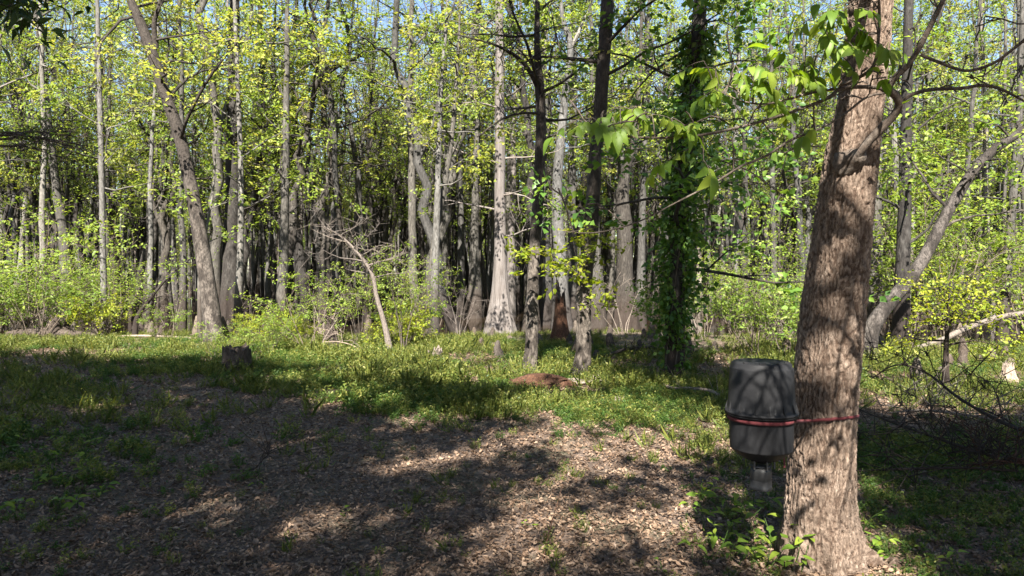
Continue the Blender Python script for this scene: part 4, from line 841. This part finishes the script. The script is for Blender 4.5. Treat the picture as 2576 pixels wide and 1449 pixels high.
def feeder():
    m = FY / F; cx = at(1915, 0, FY)[0]; zf = .917; c = np.array([cx, FY, zf]); base = c + [0, 0, -.40]
    t = thing('game_feeder', base, 'black plastic barrel game feeder strapped to the thick trunk', 'feeder')
    lid = MB(); R = .160
    lathe(lid, [(.0, .247), (.095, .247), (.105, .244), (.112, .248), (.135, .246), (.143, .238), (.146, .222), (.151, .219), (.1525, .214), (.156, .12), (.161, .022), (.163, .012), (.170, .006), (.1745, .003), (.1755, -.003), (.174, -.008), (.158, -.010)], c, 96)
    lid.build('lid', M['plastic'], t, base)
    for k in range(14):
        a = k * 2 * math.pi / 14 + .12; tb = MB(); ca, sa = math.cos(a), math.sin(a); ra = np.array([ca, sa, 0]); ta = np.array([-sa, ca, 0]); h = .0042
        v = [c + ra * .1605 + ta * h * s + [0, 0, z] for s in (-1, 1) for z in (.052, .007)] + [c + ra * .1735 + ta * h * s + [0, 0, .007] for s in (-1, 1)]
        tb.add(v, [[0, 2, 5, 4], ], None); tb.add(v, None, [[0, 1, 4], [2, 5, 3]]); tb.build('rim_rib', M['plastic'], t, base, False)
    for k in range(4):
        a = -2.5 + k * .62; tb = MB(); p = c + [math.cos(a) * .125, math.sin(a) * .125, .2465]; boxm(tb, p - [.014, .006, 0], p + [.014, .006, .005]); tb.build('lid_lug', M['plastic'], t, base, False)
    dr = MB()
    lathe(dr, [(.1735, -.0105), (.174, -.014), (.168, -.018), (.1595, -.020), (.158, -.030), (.1575, -.045), (.1545, -.047), (.154, -.055), (.1535, -.13), (.1505, -.181), (.150, -.184), (.148, -.187), (.1455, -.189), (.112, -.2195), (.110, -.2215), (.1075, -.223), (.09, -.226), (.087, -.228), (.085, -.236), (.055, -.238), (.05, -.252), (.0, -.253)], c, 96, lambda th, z: .0012 * np.cos(8 * th) * (z < -.05))
    dr.build('drum', M['plastic'], t, base)
    for k in range(3):
        a = -1.57 + (k - 1) * 1.0 + .1; bk = MB(); p = c + [math.cos(a) * .062, math.sin(a) * .062, -.262]; boxm(bk, p - [.004, .004, .022], p + [.004, .004, .024]); bk.build('bracket', M['tin'], t, base, False)
    sp = MB(); lathe(sp, [(0, -.266), (.05, -.266), (.056, -.272), (.05, -.278), (0, -.279)], c + [-.005, 0, 0], 32); sp.build('spinner_plate', M['tin'], t, base)
    bx = MB(); q = c + [-.004, -.005, 0]
    lathe(bx, [(.03, -.279), (.047, -.282), (.049, -.30), (.048, -.335), (.046, -.345), (.043, -.36), (.045, -.372), (.050, -.386), (.048, -.388), (.0, -.386)], q, 28, lambda th, z: .004 * np.cos(4 * th)); bx.build('motor_housing', M['feeder_dark'], t, base)
    sk = MB(); lathe(sk, [(.0495, -.342), (.0485, -.358), (.0505, -.374), (.0545, -.388), (.0535, -.3885)], q, 28, lambda th, z: .004 * np.cos(4 * th)); sk.build('lit_housing_shell', M['tin'], t, base)  # paler shell paints the sunlit lower part of the motor housing
    # red webbing strap: round the drum, then round the trunk, loose end hanging
    st = thing('red_strap', c + [0, 0, -.035], 'faded red webbing strap round the feeder and the thick trunk', 'strap')
    tx, tz, tr = at(2073, 1050, TY)[0], zf, .174
    path = []
    for a in np.linspace(-.75, -3.6, 34): path.append([c[0] + .1625 * math.cos(a), c[1] + .1625 * math.sin(a), zf - .0335])
    for a in np.linspace(2.55, 3.2, 3)[:0]: path.append([0, 0, 0])
    tc = np.array([tx, TY]); back = [[tc[0] + tr * math.cos(a), tc[1] + tr * math.sin(a), zf - .045 - .03 * k / 14] for k, a in enumerate(np.linspace(2.3, -.35, 15))]
    front = [[tc[0] + tr * math.cos(a), tc[1] + tr * math.sin(a), EYE - (1045 + 13 * k / 13 - HY) / F * (tc[1] + tr * math.sin(a)) + .0015 * math.sin(k * 2.3)] for k, a in enumerate(np.linspace(-.35, -2.3, 14))]
    def ribbon(P, w=.0085, th=.0011, vert=True):
        P = np.array(P, float); T = units(np.gradient(P, axis=0)); U = np.tile([0, 0, 1.], (len(P), 1)) if vert else np.tile([.9, .45, 0], (len(P), 1)); N = units(np.cross(T, U)); n = len(P)
        v = np.concatenate([P + U * w + N * th, P - U * w + N * th, P - U * w - N * th, P + U * w - N * th]); i = np.arange(n - 1)
        mb.add(v, np.concatenate([np.stack([a * n + i, a * n + i + 1, b * n + i + 1, b * n + i], 1) for a, b in ((0, 1), (1, 2), (2, 3), (3, 0))]))
    mb = MB(); ribbon(path); mb.build('strap_loop', M['strap'], st, c + [0, 0, -.035])
    mb = MB(); ribbon(front + [[c[0] + .1635 * math.cos(-.62), c[1] + .1635 * math.sin(-.62), zf - .0335]], .008); mb.build('trunk_band', M['strap'], st, c + [0, 0, -.035])
    mb = MB(); ribbon(back, .010); mb.build('back_band', M['strap'], st, c + [0, 0, -.035])
    ex = c + [.105, -.02, 0]
    mb = MB(); ribbon([[ex[0], ex[1], zf - .215], [ex[0] + .003, ex[1], zf - .25], [ex[0] + .004, ex[1], zf - .28]], .006, .001, False); mb.build('strap_tail', M['strap'], st, c + [0, 0, -.035])
feeder()

# ------------------------------------------------------------------ seedlings with big leaves near the viewer
def seedling(px, py, n, h, label, group, s0=.05, s1=.085, name='seedling'):
    p = gpt(px, py); t = thing(name, p, label, 'seedling', group); mb = MB(); r = LR
    for k in range(max(1, n // 4)):
        a = r.uniform(0, 6.28); q = [p - [0, 0, .03]]; d = np.array([math.cos(a) * .35, math.sin(a) * .35, 1])
        for i in range(5): d = unit(d + r.normal(0, .18, 3)); q.append(q[-1] + d * h * r.uniform(.7, 1.1) / 5)
        q = np.array(q); mb.tube(q, np.linspace(.003, .0015, 6), 5)
        for j in range(min(4, n)):
            i = r.integers(2, 6); aa = r.uniform(0, 6.28); dd = np.array([math.cos(aa), math.sin(aa), r.uniform(-.1, .5)]); e = q[i] + dd * .025
            mb.tube(np.array([q[i], e]), .0011, 4, cap=False); put_leaf(t, p, e, dd, np.array([0, -.15, 1]) + r.normal(0, .2, 3), r.uniform(s0, s1))
    mb.build('stem', M['weed_dark'], t, p)
G1 = 'leafy seedlings at the foot of the thick trunk'
for px, py, n, h in ((1770, 1340, 8, .28), (1800, 1385, 8, .25), (1850, 1360, 8, .25), (1880, 1330, 12, .3), (1905, 1400, 12, .3), (1930, 1435, 12, .28), (1850, 1430, 8, .2), (1955, 1385, 8, .25), (1745, 1420, 4, .14), (2015, 1447, 8, .3), (1990, 1440, 8, .26), (1820, 1300, 8, .25), (1770, 1270, 8, .24), (1900, 1290, 8, .25)):
    seedling(px, py, n, h, 'broad-leaved green seedling at the foot of the thick trunk', G1, .055, .09)
for px, py, n, h in ((2190, 1400, 8, .2), (2240, 1420, 8, .2), (2300, 1400, 8, .18), (2170, 1340, 8, .22), (2400, 1440, 8, .16)):
    seedling(px, py, n, h, 'small green seedling in the shade past the thick trunk', 'seedlings past the thick trunk', .035, .06)
for k in range(16):
    seedling(20 + 32 * (k % 8) + LR.uniform(-20, 20), 1120 + 130 * (k // 8) + LR.uniform(-45, 60), 8, .16, 'low broad-leaved seedling in the deep shade on the leaf litter', 'seedlings in the deep shade', .05, .085)
for px, py, lab in ((480, 1222, 'lone two-leaved seedling in the shaded leaf litter'), (650, 1218, 'small pale seedling beside the sunlit leaf patch'), (1330, 1330, 'green sprig of seedling in the sunniest leaf litter'), (1010, 1250, 'small seedling tuft between two sunlit leaf patches'), (430, 1020, 'tiny seedling at the edge of the shaded weeds'), (870, 1300, 'thin yellow-green seedling in the sunlit litter'), (1660, 1440, 'yellowish seedling on the leaf litter before the seedlings')):
    seedling(px, py, 4, .10, lab, None, .03, .05)

# ------------------------------------------------------------------ weeds, litter (uncountable)
def weed_mesh(seed, h, n, leaf, mat, blades=6):
    r = np.random.default_rng(seed); mb = MB(); an = []
    for k in range(n):
        a = r.uniform(0, 6.28); q = np.array([math.cos(a), math.sin(a), 0]) * r.uniform(0, .08); e = q + np.array([math.cos(a) * .4, math.sin(a) * .4, 1]) * h * r.uniform(.5, 1.1)
        mb.sticks([q], [e], .0018, .001)
        for f in np.linspace(.2, 1, 9): an.append(q + (e - q) * f + r.normal(0, .02, 3))
    mb.leaves(np.array(an), leaf, r, .6, .48)
    mb.leaves(r.normal(0, .05, (blades, 3)) * [1, 1, 0], h * .9, r, -.2, .03, np.tile([0, 0, 1.6], (blades, 1)))
    return mb.mesh('weed', M[mat])
WEED = [weed_mesh(300 + k, h, n, l, m, b) for k, (h, n, l, m, b) in enumerate([(.24, 9, .042, 'weed', 2), (.32, 8, .045, 'weed', 4), (.18, 10, .04, 'weed_dark', 3), (.36, 7, .045, 'weed', 5), (.14, 8, .045, 'weed_dark', 2)])]
def weed_density(x, y):
    px = CX + x / y * F; py = HY + EYE * F / y
    edge = 1080 + 60 * n2(x, y, .5, 2, 20) - 90 * np.exp(-((px - 500) / 420) ** 2)
    d = .95 * sstep(edge + 40, edge - 60, py) * np.clip(.5 + 1.7 * n2(x, y, .8, 3, 2), .08, 1)
    d *= 1 - .85 * np.exp(-((px - 120) / 330) ** 2 - ((py - 925) / 36) ** 2)                    # bare leafy strip
    d *= 1 - .8 * sstep(1130, 1180, px) * sstep(1330, 1280, px) * sstep(880, 895, py) * sstep(950, 935, py)   # bare mud by the forked tree
    d *= 1 - .88 * sstep(1470, 1540, px) * sstep(2000, 1850, px) * sstep(985, 950, py)
    d *= np.clip(1.0 - sstep(-7, -.5, y - shore(x)) + .5 * n2(x, y, .6, 2, 33), .12, 1)
    d = np.maximum(d, .95 * sstep(2140, 2200, px) * sstep(1080, 1150, py) * np.clip(.6 + .9 * n2(x, y, 1.1, 2, 6), .1, 1))
    d = np.where((px > 2150) & (py > 985) & (py < 1080), d * .25, d)
    d = np.maximum(d, .5 * np.exp(-((px - 1880) / 130) ** 2) * sstep(1080, 1150, py))
    d = np.maximum(d, .30 * sstep(650, 150, px) * sstep(960, 1000, py) * np.clip(.4 + 1.4 * n2(x, y, 1.0, 2, 8), 0, 1))
    d = np.maximum(d, .035 + .2 * sstep(.25, .5, n2(x, y, 1.6, 2, 12)))
    d *= 1 - .82 * np.exp(-((py - 908 - .20 * px) / 42) ** 2) * sstep(820, 480, px)          # the trodden leafy track
    return d
def scatter_weeds():
    r = np.random.default_rng(70); n = 120000; y = 3.0 + 17.5 * r.uniform(size=n) ** .85; x = r.uniform(-1, 1, n) * (.80 * y + .6)
    k = r.uniform(size=n) < weed_density(x, y) * .56 * np.clip((y / 9) ** .3, .5, 1.2); k &= y < shore(x) - .6
    k &= np.hypot(x - BB[0], y - TY) > .3
    x, y = x[k], y[k]; n = len(x); z = gz(x, y); big = (.62 + .28 * np.exp(-((CX + x / y * F - 1000) / 420) ** 2 - ((HY + EYE * F / y - 985) / 80) ** 2)) * np.clip((y - 2) / 5, .62, 1) * np.clip(1 - (y - 13) * .09, .55, 1) * np.clip(.55 + .05 * y + .5 * n2(x, y, .9, 2, 30), .4, 1.5); s = r.uniform(.55, 1.15, n) * big
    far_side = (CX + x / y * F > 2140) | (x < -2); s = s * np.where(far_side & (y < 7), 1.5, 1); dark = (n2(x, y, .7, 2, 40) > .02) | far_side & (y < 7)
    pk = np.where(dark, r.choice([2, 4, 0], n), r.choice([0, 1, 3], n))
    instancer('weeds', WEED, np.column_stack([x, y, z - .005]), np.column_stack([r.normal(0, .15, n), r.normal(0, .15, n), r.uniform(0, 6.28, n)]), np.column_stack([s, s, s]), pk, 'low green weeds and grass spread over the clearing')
    return n
NW = scatter_weeds()
def dry_mesh(seed, wid, cu):
    r = np.random.default_rng(seed); mb = MB(); n = 5; s = np.linspace(0, 1, n); w = wid * np.sin(np.pi * s ** .85) + .01; tw = r.normal(0, .35)
    z = cu * (s - .5) ** 2; c = np.column_stack([.1 * tw * np.sin(3 * s), s - .5, z]); e = cu * .4 + .08
    l = c + np.column_stack([-w, r.normal(0, .03, n), e * w * 2 + .1 * tw * s]); q = c + np.column_stack([w, r.normal(0, .03, n), e * w * 1.2 - .1 * tw * s]); i = np.arange(n - 1)
    mb.add(np.concatenate([c, l, q]), np.concatenate([np.stack([i, i + 1, n + i + 1, n + i], 1), np.stack([2 * n + i, 2 * n + i + 1, i + 1, i], 1)])); return mb.mesh('fallen_leaf', M['dry_leaf'])
DRY = [dry_mesh(k, w, c) for k, (w, c) in enumerate([(.17, .5), (.22, .3), (.12, .9), (.26, -.5), (.2, 1.1), (.3, .4)])]
def litter():
    r = np.random.default_rng(71); n = 230000; y = 2.9 + 12 * r.uniform(size=n) ** 1.25; x = r.uniform(-1, 1, n) * (.80 * y + .5)
    keep = np.hypot(x - BB[0], y - TY) > .2; x, y = x[keep], y[keep]; n = len(x); z = gz(x, y) + .008 + r.uniform(0, .016, n)
    rot = np.column_stack([r.normal(0, .38, n), r.normal(0, .38, n), r.uniform(0, 6.28, n)]); s = r.uniform(.45, 1, n) ** 2 * .037 * (1 + .05 * y); pk = r.integers(0, 6, n)
    d = np.hypot(x, y) - 18 * s; d[np.abs(x) > .76 * y] = 99; d[y < 3.7] = 99; o = np.argsort(d); near, far = o[:280], o[280:]
    for i in near:
        l = link('fallen_leaf', DRY[pk[i]], ground, (x[i], y[i], z[i] + .004)); l.rotation_euler = rot[i]; l.scale = (s[i],) * 3
    instancer('leaf_litter', DRY, np.column_stack([x, y, z])[far], rot[far], np.column_stack([s, s, s])[far], pk[far], 'brown dead leaves covering the ground', ground)
litter()

# ------------------------------------------------------------------ the wood behind the viewer, its crowns shaped to cast the clearing's shade
LIT = [(540, 1272, 150, 24), (860, 1315, 150, 34), (1000, 1178, 130, 26), (720, 1102, 60, 16), (1050, 1062, 120, 20), (1300, 1285, 120, 66), (1255, 1410, 190, 60), (1610, 1318, 210, 52), (1470, 1425, 150, 30), (1500, 1040, 230, 42),
       (1350, 1100, 110, 28), (900, 1012, 150, 24), (1650, 1180, 110, 45), (1150, 965, 230, 22), (250, 1030, 60, 12), (480, 1022, 60, 10), (1850, 1240, 90, 50), (650, 1360, 90, 14), (900, 1430, 120, 22), (1180, 1150, 140, 22), (1750, 1080, 80, 40), (760, 960, 140, 14),
       (2350, 1020, 260, 34), (2250, 960, 200, 40), (330, 905, 100, 8), (1420, 1180, 80, 18), (1700, 1400, 90, 30), (2080, 1425, 110, 60), (2110, 1300, 80, 90)]
def shade(x, y):
    px = CX + x / y * F; py = HY + EYE * F / y
    nz = n2(x, y, 1.3, 3, 50); nb = n2(x, y, .45, 2, 60)
    edge = np.interp(px, [-800, 0, 300, 620, 700, 1100, 1300, 1500, 1900, 2150, 3400], [885, 888, 900, 906, 925, 945, 965, 985, 990, 985, 990])
    s = sstep(edge - 3, edge + 10 + 12 * nz, py)
    lit = np.zeros_like(px)
    for a, b, c, d in LIT: lit = np.maximum(lit, sstep(1.45, .8, np.hypot((px - a) / c, (py - b) / d) + .55 * nz))
    lit = np.maximum(lit, sstep(.30, .5, nb + .4 * nz) * (px > 700) * (px < 1950) * (py < 1200) * .7)
    s = s * (1 - lit)
    s = np.maximum(s, (x > .3) & (x < 2.1) & (y > 13.3) & (y < 19.5) & (nz > -.35))
    s = np.maximum(s, (x > 1.5) & (x < 3.6) & (y > 9.8) & (y < 19) & (nz > -.12))
    # gap kept in the crowns so sun reaches the big trunk and the feeder
    tl = (x - (BB[0] + .11 * (y - TY)))
    beam = (np.abs(tl + .18) < .75) & (y > 3.4) & (y < 8.4)
    s = np.where((x > .2) & (x < 2.4) & (y > 4.8) & (y < 6.7), s * .35, s)
    s = np.where(beam, np.where((nz > .22) | ((y > 5.3) & (y < 6.25) & (nz > -.45)), 1.0, 0), s)
    return s
def lets_sun(P):
    """gaps in the shade trees: True for leaves and twigs that would stand between the sun and the feeder, the big trunk or its bough"""
    t = (3.5 - P[:, 1]) / SDIR[1]; X = P[:, 0] + t * SDIR[0]; Zz = P[:, 2] + t * SDIR[2]; nz = n2(X, Zz, 2.6, 2, 77)
    z = (np.abs(X - 1.25) < .24) & (Zz > .5) & (Zz < 1.25) & (nz < .35)
    z |= (np.abs(X - 1.80) < .34) & (Zz > -.2) & (Zz < 1.45) & (nz < .22)
    z |= (np.abs(X - 1.9) < .36) & (Zz >= 2.1) & (Zz < 3.2) & (nz < .1)
    z |= (X > .15) & (X < 1.95) & (Zz > 1.8) & (Zz < 3.0) & (nz < .4)
    return z & (P[:, 1] < 3.4)
def canopy():
    r = np.random.default_rng(80); n = 60000
    x = r.uniform(-15, 14, n); y = 2.6 + 16.2 * r.uniform(size=n) ** 1.1
    k = r.uniform(size=n) < np.clip(shade(x, y), 0, 1) * np.clip(1.35 - .03 * y, .5, 1); x, y = x[k], y[k]; n = len(x)  # leaves kept only where their shadow is wanted on the ground
    h = r.uniform(5.5, 12.5, n); h = np.maximum(h, .55 * y + 2); ct = 1 / math.tan(SUN_EL)
    P = np.column_stack([x - math.sin(SUN_AZ) * ct * h, y - math.cos(SUN_AZ) * ct * h, h])
    vis = (P[:, 1] > .2) & ((P[:, 2] - EYE) < .44 * P[:, 1]); P = P[~vis]
    posts = np.array([(-9.5, -3.0), (-4.6, -4.6), (-2.7, -6.8), (3.9, -4.2), (8.5, -5.6), (11.5, 1.5), (-12, 3.5), (-6.0, -9), (5.5, -10)])
    d = np.hypot(P[:, None, 0] - posts[None, :, 0], P[:, None, 1] - posts[None, :, 1]); own = d.argmin(1)
    lab = ['leafy overhanging tree whose dark leaves dip into the upper corner'] + ['tall leafy tree standing behind the viewer, shading the clearing'] * 8
    for i, (tx, ty) in enumerate(posts):
        base = np.array([tx, ty, float(gz(tx, ty))]); a = P[own == i]
        if len(a) < 20: continue
        t = thing('shade_tree', base, lab[i] if i == 6 else lab[1], 'tree', 'shade trees behind the viewer'); rr = np.random.default_rng(800 + i)
        z = np.linspace(-.2, 13, 22); w = np.cumsum(rr.normal(0, .05, (22, 2)), 0); w -= w[0]; tr = np.column_stack([tx + w[:, 0], ty + w[:, 1], base[2] + z]); rad = .24 * (1 - (z + .2) / 13.6) ** .7 + .02 + .12 * np.exp(-z)
        mb = MB(); mb.tube(tr, rad, 14, rough(.1, 8, 2, i)); mb.build('trunk', M['bark_grey'], t, base)
        # boughs reach to the middle of local groups of leaves
        bm = MB(); cells = {}
        for q in a: cells.setdefault((int(q[0] // 1.5), int(q[1] // 1.5), int(q[2] // 2.2)), []).append(q)
        aa, bb = [], []
        for c in cells.values():
            c = np.array(c); m = c.mean(0); zb = np.clip(m[2] - .45 * np.hypot(m[0] - tx, m[1] - ty) - .5, 2.6, 12); j = np.argmin(np.abs(tr[:, 2] - zb)); s = tr[j]
            mid = (s + m) / 2 + [rr.normal(0, .25), rr.normal(0, .25), .35]; L = np.linalg.norm(m - s)
            q = smooth_path([s, mid, m], 5)
            if len(c) > 2 and lets_sun(q).mean() < .2: bm.tube(q, np.linspace(.010 + .006 * L, .008, len(q)), 6)
            sel = c[rr.uniform(size=len(c)) < .5]; aa += [m] * len(sel); bb += list(sel)
        if aa: ok = ~(lets_sun(np.array(bb)) | lets_sun((np.array(aa) + np.array(bb)) / 2)); aa, bb = np.array(aa)[ok], np.array(bb)[ok]
        if len(aa): bm.sticks(np.array(aa), np.array(bb), .007, .003)
        bm.build('branch', M['bark_branch'], t, base)
        c = np.repeat(a, 4, 0) + rr.normal(0, .12, (len(a) * 4, 3)); c = c[~lets_sun(c)]; lm = MB(); lm.leaves(c, .165, rr, .3, .68); lm.build('crown', M['leaf_deep'], t, base)
    return len(P)
NC = canopy()
def overhang():
    """the two dark sprays that dip into view"""
    r = np.random.default_rng(95); base = np.array([-7.6, 4.2, float(gz(-7.6, 4.2))]); t = thing('overhanging_tree', base, 'tree off to the side whose dark drooping sprays hang into view', 'tree')
    z = np.linspace(-.2, 9, 16); tr = np.column_stack([np.full(16, -7.6) + .05 * np.sin(z), np.full(16, 4.2), base[2] + z]); mb = MB(); mb.tube(tr, .16 * (1 - z / 10) + .02, 12, rough(.1, 8, 2, 3)); mb.build('trunk', M['bark_grey'], t, base)
    bm = MB(); an = []; tw = []
    for (p, q, k) in ((tr[7], at(-30, 60, 4.4), 3), (tr[7], at(20, 20, 4.4), 3), (tr[6], at(-60, -30, 4.6), 3)):
        pa = smooth_path([p, (p + q) / 2 + [0, 0, .4], q], 6); bm.tube(pa, np.linspace(.035, .008, len(pa)), 6)
        for j in range(k * 3): grow_limb(bm, pa[-1 - j % 4], np.array([r.uniform(.0, 1), r.normal(0, .5), r.normal(-.1, .3)]), r.uniform(.2, .42), .006, 1, 2, an, r, .2, -.05, 6, tw)
    foliage(np.array(an), 2, .05, .12, r, .2, .35, droop=.8).build('crown', M['leaf_deep'], t, base); an2 = []
    for (a, b) in (((-80, 330), (235, 385)), ((-80, 350), (180, 360)), ((-60, 365), (150, 395)), ((-80, 340), (250, 352))):
        p, q = at(*a, 7.2), at(*b, 7.0); pa = smooth_path([tr[4] + [0, 0, .3], p, (p + q) / 2 + [0, 0, .06], q], 6); bm.tube(pa, np.linspace(.022, .003, len(pa)), 5)
        for j in range(9): grow_limb(bm, pa[8 + j % 10], np.array([r.uniform(.4, 1), r.normal(0, .5), r.normal(0, .12)]), r.uniform(.15, .4), .004, 1, 2, an2, r, .15, -.02, 6, tw)
    bm.sticks(np.concatenate([q[0] for q in tw]), np.concatenate([q[1] for q in tw]), .003, .0015); bm.build('branch', M['bark_branch'], t, base)
    foliage(np.array(an2), 1, .04, .05, r, .6, .4, keep=.5).build('spray', M['leaf_green'], t, base)
overhang()
print('weeds', NW, 'canopy', NC, 'leaves', N_LEAF[0], 'objects', len(bpy.data.objects), 'tris', sum(len(m.loops) - 2 * len(m.polygons) for m in bpy.data.meshes))
